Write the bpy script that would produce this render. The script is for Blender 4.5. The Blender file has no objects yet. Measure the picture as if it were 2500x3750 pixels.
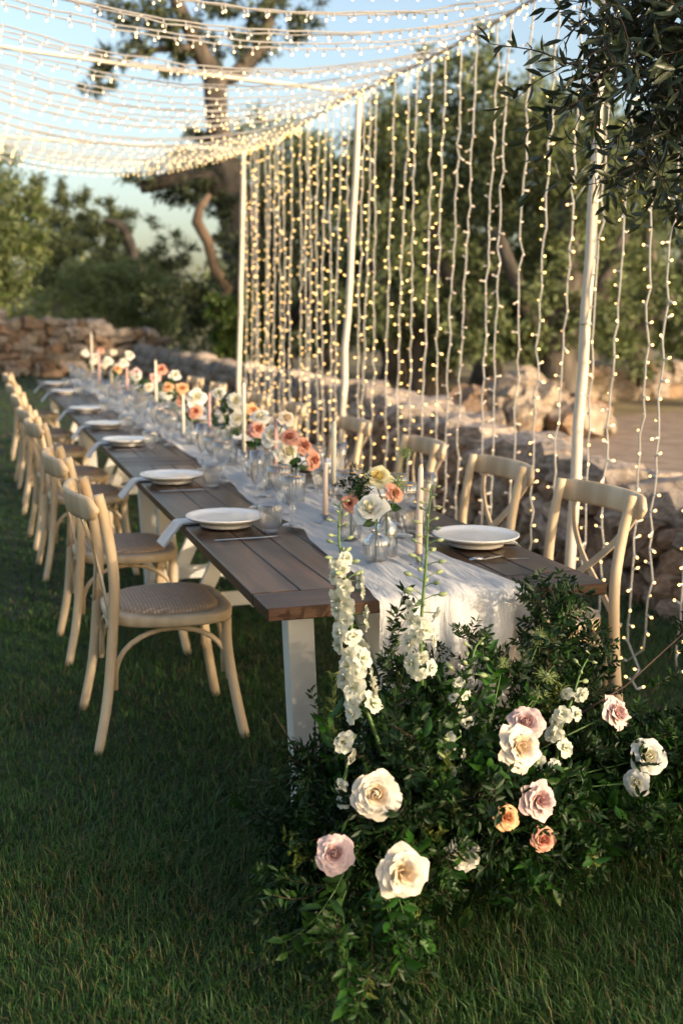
import bpy, math, random
import numpy as np
from mathutils import Vector, Matrix
random.seed(7)
RNG = np.random.default_rng(7)
R = math.radians
C = bpy.context.scene.collection
SC = bpy.context.scene

# ------------------------------------------------------------------ camera, sky, sun, exposure
yaw, pitch, roll = .3317, .1766, .0129
h = Vector((math.sin(yaw), math.cos(yaw), 0)); rt = Vector((math.cos(yaw), -math.sin(yaw), 0)); u3 = Vector((0, 0, 1))
fw = h*math.cos(pitch) - u3*math.sin(pitch); up = h*math.sin(pitch) + u3*math.cos(pitch)
r2 = rt*math.cos(roll) + up*math.sin(roll); up2 = -rt*math.sin(roll) + up*math.cos(roll)
cam = bpy.data.cameras.new('camera'); co = bpy.data.objects.new('camera', cam); C.objects.link(co)
co.matrix_world = Matrix(((r2.x, up2.x, -fw.x, -1.1166), (r2.y, up2.y, -fw.y, -2.4012), (r2.z, up2.z, -fw.z, 1.4428), (0, 0, 0, 1)))
cam.sensor_fit = 'VERTICAL'; cam.sensor_height = 36; cam.sensor_width = 24; cam.lens = 37.156
cam.clip_start = .05; cam.clip_end = 900
cam.dof.use_dof = True; cam.dof.focus_distance = 2.75; cam.dof.aperture_fstop = 2.7
SC.camera = co

SUN_AZ = math.atan2(.62, -.80)        # compass angle from +Y towards +X of the direction the light comes from
SUN_EL = R(13.5)
w = bpy.data.worlds.new("World"); SC.world = w; w.use_nodes = True
nt = w.node_tree; sky = nt.nodes.new('ShaderNodeTexSky'); sky.sky_type = 'NISHITA'; sky.sun_disc = False
sky.sun_elevation = SUN_EL; sky.sun_rotation = SUN_AZ; sky.air_density = 1.0; sky.dust_density = 4.4; sky.ozone_density = .5
bg = nt.nodes['Background']; nt.links.new(sky.outputs[0], bg.inputs[0]); bg.inputs[1].default_value = .15
sd = Vector((math.cos(SUN_EL)*math.sin(SUN_AZ), math.cos(SUN_EL)*math.cos(SUN_AZ), math.sin(SUN_EL)))
sl = bpy.data.lights.new('sun', 'SUN'); sl.energy = 1.95; sl.angle = R(.55); sl.color = (1, .80, .57)
so = bpy.data.objects.new('sun', sl); C.objects.link(so); so.rotation_euler = (-sd).to_track_quat('-Z', 'Y').to_euler()
SC.view_settings.view_transform = 'Standard'; SC.view_settings.look = 'None'; SC.view_settings.exposure = 1.3; SC.view_settings.gamma = 1
SC.view_settings.use_curve_mapping = False
SC.render.engine = 'CYCLES'
cy = SC.cycles; cy.max_bounces = 14; cy.diffuse_bounces = 3; cy.glossy_bounces = 3; cy.transmission_bounces = 12; cy.transparent_max_bounces = 32
cy.caustics_reflective = False; cy.caustics_refractive = False; cy.sample_clamp_indirect = 4; cy.use_denoising = True
cy.blur_glossy = .5

# ------------------------------------------------------------------ materials
def mat(name, col, rough=.6, col2=None, scale=20, detail=4, bump=0, bscale=None, spec=.4, stretch=(1, 1, 1), metal=0, coat=0, trans=0, coords='Object', contrast=(.35, .65), weave=None, objrand=0):
    m = bpy.data.materials.new(name); m.use_nodes = True; n = m.node_tree; L = n.links
    b = n.nodes['Principled BSDF']; b.inputs['Base Color'].default_value = (*col, 1)
    b.inputs['Roughness'].default_value = rough; b.inputs['Specular IOR Level'].default_value = spec
    b.inputs['Metallic'].default_value = metal; b.inputs['Coat Weight'].default_value = coat; b.inputs['Coat Roughness'].default_value = .18
    tc = n.nodes.new('ShaderNodeTexCoord'); mp = n.nodes.new('ShaderNodeMapping'); mp.inputs['Scale'].default_value = stretch
    L.new(tc.outputs[coords], mp.inputs[0]); last = None
    if col2 is not None:
        no = n.nodes.new('ShaderNodeTexNoise'); no.inputs['Scale'].default_value = scale; no.inputs['Detail'].default_value = detail
        L.new(mp.outputs[0], no.inputs[0]); cr = n.nodes.new('ShaderNodeValToRGB'); L.new(no.outputs[0], cr.inputs[0])
        cr.color_ramp.elements[0].position = contrast[0]; cr.color_ramp.elements[1].position = contrast[1]
        cr.color_ramp.elements[0].color = (*col, 1); cr.color_ramp.elements[1].color = (*col2, 1)
        last = cr.outputs[0]; L.new(last, b.inputs['Base Color'])
    if objrand:
        oi = n.nodes.new('ShaderNodeObjectInfo'); hs = n.nodes.new('ShaderNodeHueSaturation'); mr = n.nodes.new('ShaderNodeMapRange')
        L.new(oi.outputs['Random'], mr.inputs[0]); mr.inputs[3].default_value = 1-objrand; mr.inputs[4].default_value = 1+objrand
        L.new(mr.outputs[0], hs.inputs['Value']); 
        if last: L.new(last, hs.inputs['Color'])
        else: hs.inputs['Color'].default_value = (*col, 1)
        last = hs.outputs[0]; L.new(last, b.inputs['Base Color'])
    if weave:
        w1 = n.nodes.new('ShaderNodeTexWave'); w1.wave_type = 'BANDS'; w1.bands_direction = 'X'; w1.inputs['Scale'].default_value = weave; w1.inputs['Distortion'].default_value = .8
        w2 = n.nodes.new('ShaderNodeTexWave'); w2.bands_direction = 'Y'; w2.inputs['Scale'].default_value = weave; w2.inputs['Distortion'].default_value = .8
        L.new(tc.outputs['Object'], w1.inputs[0]); L.new(tc.outputs['Object'], w2.inputs[0])
        mm = n.nodes.new('ShaderNodeMath'); mm.operation = 'MULTIPLY'; L.new(w1.outputs['Fac'], mm.inputs[0]); L.new(w2.outputs['Fac'], mm.inputs[1])
        mx = n.nodes.new('ShaderNodeMix'); mx.data_type = 'RGBA'; mx.blend_type = 'MULTIPLY'; mx.inputs[0].default_value = .55
        L.new(last, mx.inputs[6]) if last else None
        if not last: mx.inputs[6].default_value = (*col, 1)
        ad = n.nodes.new('ShaderNodeMath'); ad.operation = 'ADD'; ad.inputs[1].default_value = .3; L.new(mm.outputs[0], ad.inputs[0])
        L.new(ad.outputs[0], mx.inputs[7]); L.new(mx.outputs[2], b.inputs['Base Color'])
        bp = n.nodes.new('ShaderNodeBump'); bp.inputs['Strength'].default_value = .6; bp.inputs['Distance'].default_value = .002
        L.new(mm.outputs[0], bp.inputs['Height']); L.new(bp.outputs[0], b.inputs['Normal'])
    if bump:
        nb = n.nodes.new('ShaderNodeTexNoise'); nb.inputs['Scale'].default_value = bscale or scale*2; nb.inputs['Detail'].default_value = 6
        L.new(mp.outputs[0], nb.inputs[0]); bp = n.nodes.new('ShaderNodeBump'); bp.inputs['Strength'].default_value = .7; bp.inputs['Distance'].default_value = bump
        L.new(nb.outputs[0], bp.inputs['Height']); L.new(bp.outputs[0], b.inputs['Normal'])
    if trans:
        t = n.nodes.new('ShaderNodeBsdfTranslucent'); ms = n.nodes.new('ShaderNodeMixShader'); ms.inputs[0].default_value = trans
        if last: L.new(last, t.inputs[0])
        else: t.inputs[0].default_value = (*col, 1)
        L.new(b.outputs[0], ms.inputs[1]); L.new(t.outputs[0], ms.inputs[2]); L.new(ms.outputs[0], n.nodes['Material Output'].inputs[0])
    return m
M = {}
M['lawn'] = mat('lawn_soil', (.012, .020, .008), .95, (.035, .045, .015), 9, 6, .01, 60)
M['earth'] = mat('dry_earth', (.16, .12, .06), .95, (.30, .24, .13), .9, 8, .03, 8)
M['path'] = mat('sandy_path', (.22, .155, .11), .95, (.34, .25, .185), 3, 8, .02, 30)
M['blade1'] = mat('grass_green', (.032, .105, .018), .5, (.058, .145, .027), 6, trans=.35)
M['blade2'] = mat('grass_dark', (.018, .066, .014), .5, trans=.3)
M['blade3'] = mat('grass_light', (.080, .15, .026), .5, trans=.4)
M['blade4'] = mat('grass_dry', (.17, .13, .055), .7, (.11, .095, .04), 8, trans=.25)
M['wood'] = mat('pale_chair_wood', (.44, .32, .195), .5, (.68, .54, .37), 11, 8, .0006, 90, stretch=(1, 1, .12), objrand=.07)
M['rattan'] = mat('woven_rattan', (.42, .30, .22), .75, (.56, .43, .33), 60, 4, weave=26, stretch=(1, 3, 1))
M['plank'] = mat('dark_stained_wood', (.022, .0095, .0055), .30, (.066, .033, .019), 30, 9, .0009, 160, spec=.34, contrast=(.42, .62), stretch=(1, .07, 1), objrand=.22)
M['plankx'] = mat('dark_stained_wood_end', (.019, .009, .006), .36, (.050, .027, .017), 30, 9, .0009, 160, spec=.3, contrast=(.42, .62), stretch=(.07, 1, 1))
M['white'] = mat('white_painted_wood', (.60, .57, .52), .55, (.70, .68, .63), 5, 5, .0005, 60)
M['pole'] = mat('cream_pole', (.62, .56, .47), .5, (.70, .64, .55), 5, 5)
M['screw'] = mat('steel_screw', (.35, .33, .3), .35, metal=1)
M['steel'] = mat('cutlery_steel', (.62, .61, .60), .22, metal=1)
M['china'] = mat('white_china', (.80, .79, .78), .12, (.74, .73, .72), 30, spec=.5)
M['linen'] = mat('white_linen', (.78, .77, .75), .85, (.70, .69, .68), 30, 4, .0008, 300, trans=.15)
M['wire'] = mat('white_wire', (.46, .44, .41), .5)
M['socket'] = mat('white_bulb_socket', (.72, .70, .66), .4)
M['cwire'] = mat('clear_canopy_wire', (.40, .38, .36), .4)
M['waxw'] = mat('ivory_wax', (.78, .74, .62), .4, trans=.15)
M['waxp'] = mat('pink_wax', (.72, .44, .42), .4, trans=.15)
M['waxb'] = mat('blush_wax', (.82, .66, .56), .4, trans=.15)
M['wick'] = mat('burnt_wick', (.25, .22, .2), .8)
M['stone'] = mat('limestone', (.14, .105, .075), .95, (.33, .27, .21), 5, 9, .03, 9, coords='Object', contrast=(.3, .62), objrand=.28)
M['stonep'] = mat('pale_limestone', (.13, .10, .08), .95, (.36, .30, .255), 4, 9, .03, 9, contrast=(.3, .6), objrand=.18)
M['stoner'] = mat('reddish_stone', (.14, .085, .052), .95, (.29, .20, .135), 5, 9, .03, 9, contrast=(.3, .65), objrand=.25)
M['core'] = mat('wall_rubble', (.06, .042, .03), .95, (.10, .07, .05), 9)
M['bark'] = mat('olive_bark', (.052, .044, .038), .95, (.13, .108, .088), 6, 8, .03, 14, stretch=(1, 1, .3))
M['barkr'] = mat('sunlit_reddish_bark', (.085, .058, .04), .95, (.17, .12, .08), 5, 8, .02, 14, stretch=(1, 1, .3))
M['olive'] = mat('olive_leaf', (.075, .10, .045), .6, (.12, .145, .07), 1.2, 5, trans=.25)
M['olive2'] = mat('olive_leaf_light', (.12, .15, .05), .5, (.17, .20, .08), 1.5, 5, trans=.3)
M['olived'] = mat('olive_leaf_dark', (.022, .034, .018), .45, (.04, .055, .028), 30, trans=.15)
M['bushl'] = mat('bush_leaf', (.13, .175, .06), .6, (.23, .28, .12), 1.1, 3, trans=.35)
M['shrub'] = mat('bright_shrub_leaf', (.075, .13, .02), .5, (.11, .17, .03), 3, trans=.35)
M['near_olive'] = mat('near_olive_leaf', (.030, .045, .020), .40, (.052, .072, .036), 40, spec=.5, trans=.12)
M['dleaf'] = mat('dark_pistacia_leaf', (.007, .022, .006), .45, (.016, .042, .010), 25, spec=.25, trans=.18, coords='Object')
M['mleaf'] = mat('mid_green_leaf', (.016, .050, .009), .42, (.030, .074, .014), 20, spec=.3, trans=.22)
M['bleaf'] = mat('fresh_green_leaf', (.022, .085, .010), .36, (.040, .12, .018), 20, spec=.35, trans=.3)
M['yleaf'] = mat('yellow_green_leaf', (.13, .18, .025), .4, (.19, .22, .05), 20, trans=.35)
M['stem'] = mat('green_stem', (.08, .15, .035), .5)
M['twig'] = mat('brown_twig', (.06, .036, .024), .7)
M['bud'] = mat('delphinium_bud', (.20, .27, .11), .5, (.40, .45, .25), 90, trans=.15)
M['dpet'] = mat('delphinium_petal', (.58, .59, .44), .6, (.73, .72, .64), 90, trans=.25)
M['nig'] = mat('nigella_green', (.22, .32, .09), .6, (.42, .50, .22), 80, trans=.3)
def petal(n, a, b): return mat(n, a, .6, b, 7, 3, trans=.14, spec=.2, contrast=(.3, .7))
P_ = {'cream': petal('cream_petal', (.72, .61, .47), (.78, .71, .60)), 'creamin': petal('cream_inner_petal', (.80, .62, .42), (.82, .70, .52)),
      'white': petal('white_petal', (.70, .68, .58), (.76, .745, .68)), 'whitein': petal('white_inner_petal', (.82, .76, .52), (.84, .80, .64)),
      'mauve': petal('mauve_petal', (.66, .46, .43), (.74, .56, .52)), 'mauvein': petal('mauve_inner_petal', (.58, .34, .32), (.66, .46, .42)),
      'peach': petal('peach_petal', (.70, .36, .17), (.78, .48, .27)), 'peachin': petal('peach_inner_petal', (.62, .25, .10), (.72, .37, .18)),
      'coral': petal('coral_petal', (.62, .27, .18), (.74, .43, .32)), 'coralin': petal('coral_inner_petal', (.52, .16, .10), (.64, .30, .21)),
      'pink': petal('pink_petal', (.76, .40, .33), (.82, .52, .45)), 'pinkin': petal('pink_inner_petal', (.74, .30, .24), (.76, .38, .30)),
      'yellow': petal('yellow_petal', (.80, .70, .36), (.84, .78, .52)), 'yellowin': petal('yellow_inner_petal', (.82, .62, .18), (.84, .70, .30))}
def glassmat(name, tint=(.97, .98, .98), g=.5, ior=1.45):
    m = bpy.data.materials.new(name); m.use_nodes = True; n = m.node_tree; L = n.links; n.nodes.remove(n.nodes['Principled BSDF'])
    t = n.nodes.new('ShaderNodeBsdfTransparent'); t.inputs[0].default_value = (*tint, 1)
    gl = n.nodes.new('ShaderNodeBsdfGlass'); gl.inputs['Roughness'].default_value = .0; gl.inputs[0].default_value = (.99, 1, 1, 1); gl.inputs['IOR'].default_value = ior
    no = n.nodes.new('ShaderNodeTexNoise'); no.inputs['Scale'].default_value = 45; bp = n.nodes.new('ShaderNodeBump'); bp.inputs['Distance'].default_value = .001; bp.inputs['Strength'].default_value = .4
    L.new(no.outputs[0], bp.inputs['Height']); L.new(bp.outputs[0], gl.inputs['Normal'])
    ms = n.nodes.new('ShaderNodeMixShader'); ms.inputs[0].default_value = g; L.new(t.outputs[0], ms.inputs[1]); L.new(gl.outputs[0], ms.inputs[2])
    gs = n.nodes.new('ShaderNodeBsdfGlossy'); gs.inputs['Roughness'].default_value = .05; lw = n.nodes.new('ShaderNodeLayerWeight'); lw.inputs[0].default_value = .45; mr = n.nodes.new('ShaderNodeMapRange')
    L.new(lw.outputs['Facing'], mr.inputs[0]); mr.inputs[3].default_value = .015; mr.inputs[4].default_value = min(1, g*3.2); m2 = n.nodes.new('ShaderNodeMixShader')
    L.new(mr.outputs[0], m2.inputs[0]); L.new(ms.outputs[0], m2.inputs[1]); L.new(gs.outputs[0], m2.inputs[2]); ms = m2
    L.new(ms.outputs[0], n.nodes['Material Output'].inputs[0]); return m
M['glass'] = glassmat('clear_ribbed_glass', (.99, .99, .99), g=.26); M['water'] = glassmat('water', (.98, .99, .99), .2, 1.2)
M['gold'] = mat('gold_rim', (.75, .50, .22), .25, metal=1)
def emit(name, col, s):
    m = bpy.data.materials.new(name); m.use_nodes = True; b = m.node_tree.nodes['Principled BSDF']
    b.inputs['Base Color'].default_value = (*col, 1); b.inputs['Emission Color'].default_value = (*col, 1); b.inputs['Emission Strength'].default_value = s
    m.cycles.emission_sampling = 'NONE'; return m
M['bulb'] = emit('warm_bulb_glow', (1, .56, .15), 4.2)
M['bulbweak'] = emit('barely_lit_bulb', (.9, .62, .36), .45)
M['bulbdim'] = emit('faint_bulb_glow', (1, .68, .30), 2.6)
def gauze():
    m = mat('gauze_runner', (.74, .74, .74), .9, (.84, .84, .84), 18, 5, .014, 55, stretch=(1, .16, .16), trans=.3); n = m.node_tree; L = n.links
    out = n.nodes['Material Output']; src = out.inputs[0].links[0].from_socket
    no = n.nodes.new('ShaderNodeTexNoise'); no.inputs['Scale'].default_value = 620; tc = n.nodes.new('ShaderNodeTexCoord'); L.new(tc.outputs['Object'], no.inputs[0])
    mr = n.nodes.new('ShaderNodeMapRange'); L.new(no.outputs[0], mr.inputs[0]); mr.inputs[1].default_value = .42; mr.inputs[2].default_value = .62; mr.inputs[3].default_value = .06; mr.inputs[4].default_value = .34
    t = n.nodes.new('ShaderNodeBsdfTransparent'); ms = n.nodes.new('ShaderNodeMixShader'); L.new(mr.outputs[0], ms.inputs[0]); L.new(src, ms.inputs[1]); L.new(t.outputs[0], ms.inputs[2]); L.new(ms.outputs[0], out.inputs[0]); return m
M['gauze'] = gauze()

# ------------------------------------------------------------------ mesh helpers
class MB:
    def __init__(s): s.v = []; s.f = []; s.m = []
    def add(s, vs, fs, mi=0):
        o = len(s.v); s.v += [tuple(x) for x in vs]; s.f += [tuple(i+o for i in f) for f in fs]; s.m += [mi]*len(fs)
    def box(s, lo, hi, c=.003, mi=0, mt=None):
        """box with chamfered edges"""
        ctr = [(a+b)/2 for a, b in zip(lo, hi)]; hs = [(b-a)/2 for a, b in zip(lo, hi)]; vs = []; idx = {}
        for sx in (-1, 1):
            for sy in (-1, 1):
                for sz in (-1, 1):
                    sg = (sx, sy, sz)
                    for k in range(3):
                        p = [ctr[i]+sg[i]*(hs[i]-(c if i != k else 0)) for i in range(3)]
                        idx[(sx, sy, sz, k)] = len(vs); vs.append(p)
        fs = []
        for k in range(3):
            a, b = [i for i in range(3) if i != k]
            for sk in (-1, 1):
                q = []
                for (sa, sb) in ((-1, -1), (1, -1), (1, 1), (-1, 1)):
                    sg = [0]*3; sg[k] = sk; sg[a] = sa; sg[b] = sb; q.append(idx[(*sg, k)])
                fs.append(q if (sk > 0) == (k != 1) else q[::-1])
        for k in range(3):   # edges along axis k
            a, b = [i for i in range(3) if i != k]
            for sa in (-1, 1):
                for sb in (-1, 1):
                    q = []
                    for sk, kk in ((-1, a), (1, a), (1, b), (-1, b)):
                        sg = [0]*3; sg[k] = sk; sg[a] = sa; sg[b] = sb; q.append(idx[(*sg, kk)])
                    fs.append(q)
        for sx in (-1, 1):
            for sy in (-1, 1):
                for sz in (-1, 1): fs.append([idx[(sx, sy, sz, k)] for k in range(3)])
        if mt: vs = [mt @ Vector(p) for p in vs]
        s.add(vs, fs, mi)
    def tube(s, pts, rad, n=8, mi=0, flat=None, cap=True):
        pts = [Vector(p) for p in pts]; k = len(pts)
        rad = rad if isinstance(rad, (list, tuple)) else [rad]*k
        vs = []; ref = None
        for i, p in enumerate(pts):
            t = (pts[min(i+1, k-1)]-pts[max(i-1, 0)]).normalized()
            if ref is None: ref = Vector((0, 0, 1)) if abs(t.z) < .9 else Vector((1, 0, 0))
            a = (ref - t*ref.dot(t)).normalized(); b = t.cross(a); ref = a
            for j in range(n):
                an = 2*math.pi*j/n; vs.append(p+(a*math.cos(an)+b*math.sin(an)*(flat or 1))*rad[i])
        fs = [(i*n+j, i*n+(j+1) % n, (i+1)*n+(j+1) % n, (i+1)*n+j) for i in range(k-1) for j in range(n)]
        if cap: fs += [tuple(range(n))[::-1], tuple((k-1)*n+j for j in range(n))]
        s.add(vs, fs, mi)
    def lathe(s, prof, n=32, c=(0, 0, 0), ribs=0, amp=0, rz=None, mi=0):
        vs = []
        for r, z in prof:
            for j in range(n):
                an = 2*math.pi*j/n; rr = r
                if ribs and (rz is None or rz[0] <= z <= rz[1]): rr = r*(1+amp*math.cos(ribs*an))
                vs.append((c[0]+rr*math.cos(an), c[1]+rr*math.sin(an), c[2]+z))
        k = len(prof)
        s.add(vs, [(i*n+j, i*n+(j+1) % n, (i+1)*n+(j+1) % n, (i+1)*n+j) for i in range(k-1) for j in range(n)], mi)
    def grid(s, fn, nu, nv, mi=0):
        vs = [fn(i/nu, j/nv) for i in range(nu+1) for j in range(nv+1)]
        s.add(vs, [(i*(nv+1)+j, (i+1)*(nv+1)+j, (i+1)*(nv+1)+j+1, i*(nv+1)+j+1) for i in range(nu) for j in range(nv)], mi)
    def mesh(s, name, mats, smooth=True):
        me = bpy.data.meshes.new(name); me.from_pydata(s.v, [], s.f)
        for x in (mats if isinstance(mats, (list, tuple)) else [mats]): me.materials.append(x)
        me.polygons.foreach_set('material_index', s.m)
        if smooth: me.shade_smooth() if hasattr(me, 'shade_smooth') else None
        if smooth: me.polygons.foreach_set('use_smooth', [True]*len(s.f))
        me.update(); return me
    def build(s, name, mats, parent=None, smooth=True): return link(name, s.mesh(name, mats, smooth), parent)
def link(name, me, parent=None, loc=None, rot=None):
    o = bpy.data.objects.new(name, me); C.objects.link(o)
    if parent: o.parent = parent
    if loc is not None: o.location = loc
    if rot is not None: o.rotation_euler = rot
    return o
def tag(o, label, cat, group=None, kind=None):
    if label: o['label'] = label
    if cat: o['category'] = cat
    if group: o['group'] = group
    if kind: o['kind'] = kind
    return o
def thing(name, label, cat, loc=(0, 0, 0), rz=0, group=None):
    o = bpy.data.objects.new(name, None); C.objects.link(o); o.location = loc; o.rotation_euler = (0, 0, rz); o.empty_display_size = .1
    return tag(o, label, cat, group)
def struct(o): o['kind'] = 'structure'; return o
def copy_tree(root, parts, loc, rz, label):
    r = root.copy(); C.objects.link(r); r.location = loc; r.rotation_euler = (0, 0, rz); r['label'] = label
    for p in parts:
        c = p.copy(); C.objects.link(c); c.parent = r
    return r
def np_mesh(name, V, F, mats, mi=None, smooth=False):
    """V (n,3), F (m,k) all faces same size k"""
    me = bpy.data.meshes.new(name); n, k = len(F), F.shape[1]
    me.vertices.add(len(V)); me.vertices.foreach_set('co', V.astype(np.float32).ravel())
    me.loops.add(n*k); me.loops.foreach_set('vertex_index', F.astype(np.int32).ravel())
    me.polygons.add(n); me.polygons.foreach_set('loop_start', np.arange(0, n*k, k, dtype=np.int32))
    for x in mats: me.materials.append(x)
    if mi is not None: me.polygons.foreach_set('material_index', mi.astype(np.int32))
    if smooth: me.polygons.foreach_set('use_smooth', np.ones(n, dtype=bool))
    me.update(calc_edges=True); return me
def norm(a): return a/np.maximum(np.linalg.norm(a, axis=1, keepdims=True), 1e-9)
def leaf_cloud(name, P, D, L, W, mats, mi=None, fold=.25):
    n = len(P); N = norm(np.cross(D, norm(RNG.normal(size=(n, 3))))); S = np.cross(D, N)
    L = np.broadcast_to(L, n)[:, None]; W = np.broadcast_to(W, n)[:, None]
    a = P; b = P+D*L*.45+S*W*.5+N*W*fold; c = P+D*L; d = P+D*L*.45-S*W*.5+N*W*fold
    V = np.stack([a, b, c, d], 1).reshape(-1, 3); i = np.arange(n)*4
    F = np.concatenate([np.stack([i, i+1, i+2], 1), np.stack([i, i+2, i+3], 1)])
    return np_mesh(name, V, F, mats, None if mi is None else np.concatenate([mi, mi]))

# ------------------------------------------------------------------ ground
m = MB(); m.add([(-400, -60, -.03), (400, -60, -.03), (400, 600, -.03), (-400, 600, -.03)], [(0, 1, 2, 3)]); struct(m.build('ground', M['earth'], smooth=False))
m = MB(); m.add([(-30, -30, 0), (2.75, -30, 0), (2.9, 26.3, 0), (-30, 26.3, 0)], [(0, 1, 2, 3)]); struct(m.build('lawn', M['lawn'], smooth=False))
m = MB(); m.add([(2.9, -2, -.012), (9, -2, -.012), (19, 12, -.012), (24, 20, -.012), (13, 14.6, -.012), (8.5, 12.5, -.012), (5.6, 10.5, -.012), (2.9, 9.0, -.012)], [tuple(range(8))]); struct(m.build('path', M['path'], smooth=False))

def grass():
    O = np.array([-1.1166, -2.4012]); out = []
    def patch(n, r0, r1, hh, ww, a0=-27, a1=27, p=1.0):
        r = r0+(r1-r0)*RNG.random(n)**p; a = .3317+np.radians(a0+(a1-a0)*RNG.random(n))
        x = O[0]+r*np.sin(a); y = O[1]+r*np.cos(a)
        k = (x < 2.35)
        x, y, r = x[k], y[k], r[k]; n = len(x)
        # tufts: pull towards cluster noise
        g = np.sin(x*3.1+np.sin(y*2.3)*1.7)*np.sin(y*2.7+np.sin(x*1.9)*2)
        H = hh*(.45+.75*RNG.random(n))*(1+.25*g); H[RNG.random(n) < .06] *= 1.6
        an = RNG.random(n)*6.283; W = ww*(.7+.6*RNG.random(n))
        lean = (.25+.85*RNG.random(n))*H; la = an+1.57+RNG.normal(size=n)*.4
        base = np.stack([x, y, np.full(n, -.003)], 1); s = np.stack([np.cos(an), np.sin(an), np.zeros(n)], 1)*W[:, None]*.5
        l = np.stack([np.cos(la), np.sin(la), np.zeros(n)], 1)
        mid = base+l*(lean*.35)[:, None]; mid[:, 2] += H*.62; tip = base+l*lean[:, None]; tip[:, 2] += H*(.95-.25*RNG.random(n))
        V = np.stack([base-s, base+s, mid+s*.75, mid-s*.75, tip], 1)
        q = RNG.random(n)+.10*g
        dry = .06+.16*np.clip(np.sin(x*2.3+1)*np.sin(y*3.7+x*1.3+.5)+.35, 0, 1); mi = np.where(q < .44, 0, np.where(q < .72, 1, np.where(q < .985-dry*.8, 2, 3)))
        out.append((V, mi))
    patch(80000, 1.35, 2.8, .042, .0023); patch(85000, 2.6, 5.2, .038, .0033); patch(26000, 1.2, 6, .042, .0040, 27, 62); patch(20000, 1.2, 6, .042, .0040, -62, -27); patch(12000, 6, 24, .04, .014, -55, -26); patch(40000, 5, 9, .036, .007, -27, 20); patch(26000, 9, 28, .04, .016, -26, 8)
    # dry clippings lying on the turf
    V = np.concatenate([v for v, _ in out]); mi = np.concatenate([m_ for _, m_ in out]); n = len(V); V = V.reshape(-1, 3); i = np.arange(n)*5
    F = np.concatenate([np.stack([i, i+1, i+2], 1), np.stack([i, i+2, i+3], 1), np.stack([i+3, i+2, i+4], 1)])
    o = link('grass', np_mesh('grass', V, F, [M['blade1'], M['blade2'], M['blade3'], M['blade4']], np.tile(mi, 3)))
    tag(o, 'short dense green lawn grass with dry straw blades', 'grass', kind='stuff')
grass()

# ------------------------------------------------------------------ dry stone walls
def rock_mesh(seed, mt):
    rr = random.Random(seed); vs = []; idx = {}; fs = []
    def vid(p):
        k = tuple(p)
        if k not in idx:
            q = Vector(p); s = q.normalized(); q = q*.60+s*.50
            q = Vector((q.x*(1+rr.uniform(-.20, .20)), q.y*(1+rr.uniform(-.20, .20)), q.z*(1+rr.uniform(-.20, .20))))
            idx[k] = len(vs); vs.append(q*.5)
        return idx[k]
    for ax in range(3):
        for sg in (-1, 1):
            a, b = [i for i in range(3) if i != ax]
            for i in (-1, 0):
                for j in (-1, 0):
                    q = []
                    for (da, db) in ((0, 0), (1, 0), (1, 1), (0, 1)):
                        p = [0, 0, 0]; p[ax] = sg; p[a] = i+da; p[b] = j+db; q.append(vid(p))
                    fs.append(q if (sg > 0) == (ax != 1) else q[::-1])
    m = MB(); m.add(vs, fs); return m.mesh('stone', mt, False)
ROCKS = [rock_mesh(s, [M['stone'], M['stonep'], M['stoner']][s % 3]) for s in range(18)]
CAPS = [r for i, r in enumerate(ROCKS) if i % 3 == 1]; BODY = [r for i, r in enumerate(ROCKS) if i % 3 != 1]+ROCKS[1:2]
def rubble_wall(label, stones, core_fn, limit=300, group=None):
    """stones: list of (dist, loc, dims, rot, meshlist)"""
    t = thing('dry_stone_wall', label, 'stone wall', group=group); core_fn(t); stones.sort(key=lambda s: s[0])
    for d, loc, dims, rot, ms in stones[:limit]:
        o = link('stone', random.choice(ms), t, loc, rot); o.scale = dims
    rest = stones[limit:]
    if rest:
        m = MB(); mm = [M['stone'], M['stonep'], M['stoner']]
        for d, loc, dims, rot, ms in rest:
            me = random.choice(ms); mw = Matrix.LocRotScale(Vector(loc), Matrix.Rotation(rot[2], 3, 'Z').to_quaternion(), Vector(dims))
            m.add([mw @ v.co for v in me.vertices], [tuple(p.vertices) for p in me.polygons], mm.index(me.materials[0]))
        o = m.build('small_stones', mm, t); o['kind'] = 'stuff'
    return t
camp = Vector((-1.1166, -2.4012, 1.44))
def wall_h(y): return .60+.24*min(1, max(0, (y-3.2)/4.5))+.02*math.sin(y*2.1)
def wx(y): return 2.12+.13*min(1, max(0, (y-1)/2.5))
st = []
y = -1.5
ys = [(-1.5, 22.5)]
z0 = 0
row = 0
H0 = .62
for row in range(5):
    y = -1.5+random.random()*.2
    while y < 22.5:
        Hh = wall_h(y)-.13; rh = Hh/4.4; L = random.uniform(.16, .34)*(1 if y < 12 else 1.3); zc = rh*(row+.45)
        if row < 5 and zc < Hh:
            x = wx(y)+.16*(zc/Hh)+random.uniform(-.02, .03)
            st.append(((Vector((x, y, zc))-camp).length, (x+.06, y+L/2, zc), (random.uniform(.24, .34), L*1.04, rh*random.uniform(.95, 1.35)), (random.uniform(-.5, .5), random.uniform(-.2, .2), random.uniform(-.3, .3)), BODY))
        y += L*.97
y = -1.5
while y < 22.5:   # big capstones, front and back
    L = random.uniform(.24, .52)
    for k, dx in enumerate((.18, .55)):
        hh = random.uniform(.18, .32)-.05*k; x = wx(y)+.14+dx+random.uniform(-.03, .03)
        st.append(((Vector((x, y, .7))-camp).length-.4, (x, y+L/2+k*.1, wall_h(y)-.13-.05*k+random.uniform(-.03, .03)), (random.uniform(.32, .46), L*1.04, hh), (random.uniform(-.15, .15), random.uniform(-.15, .15), random.uniform(-.3, .3)), CAPS))
    y += L*.95
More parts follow.
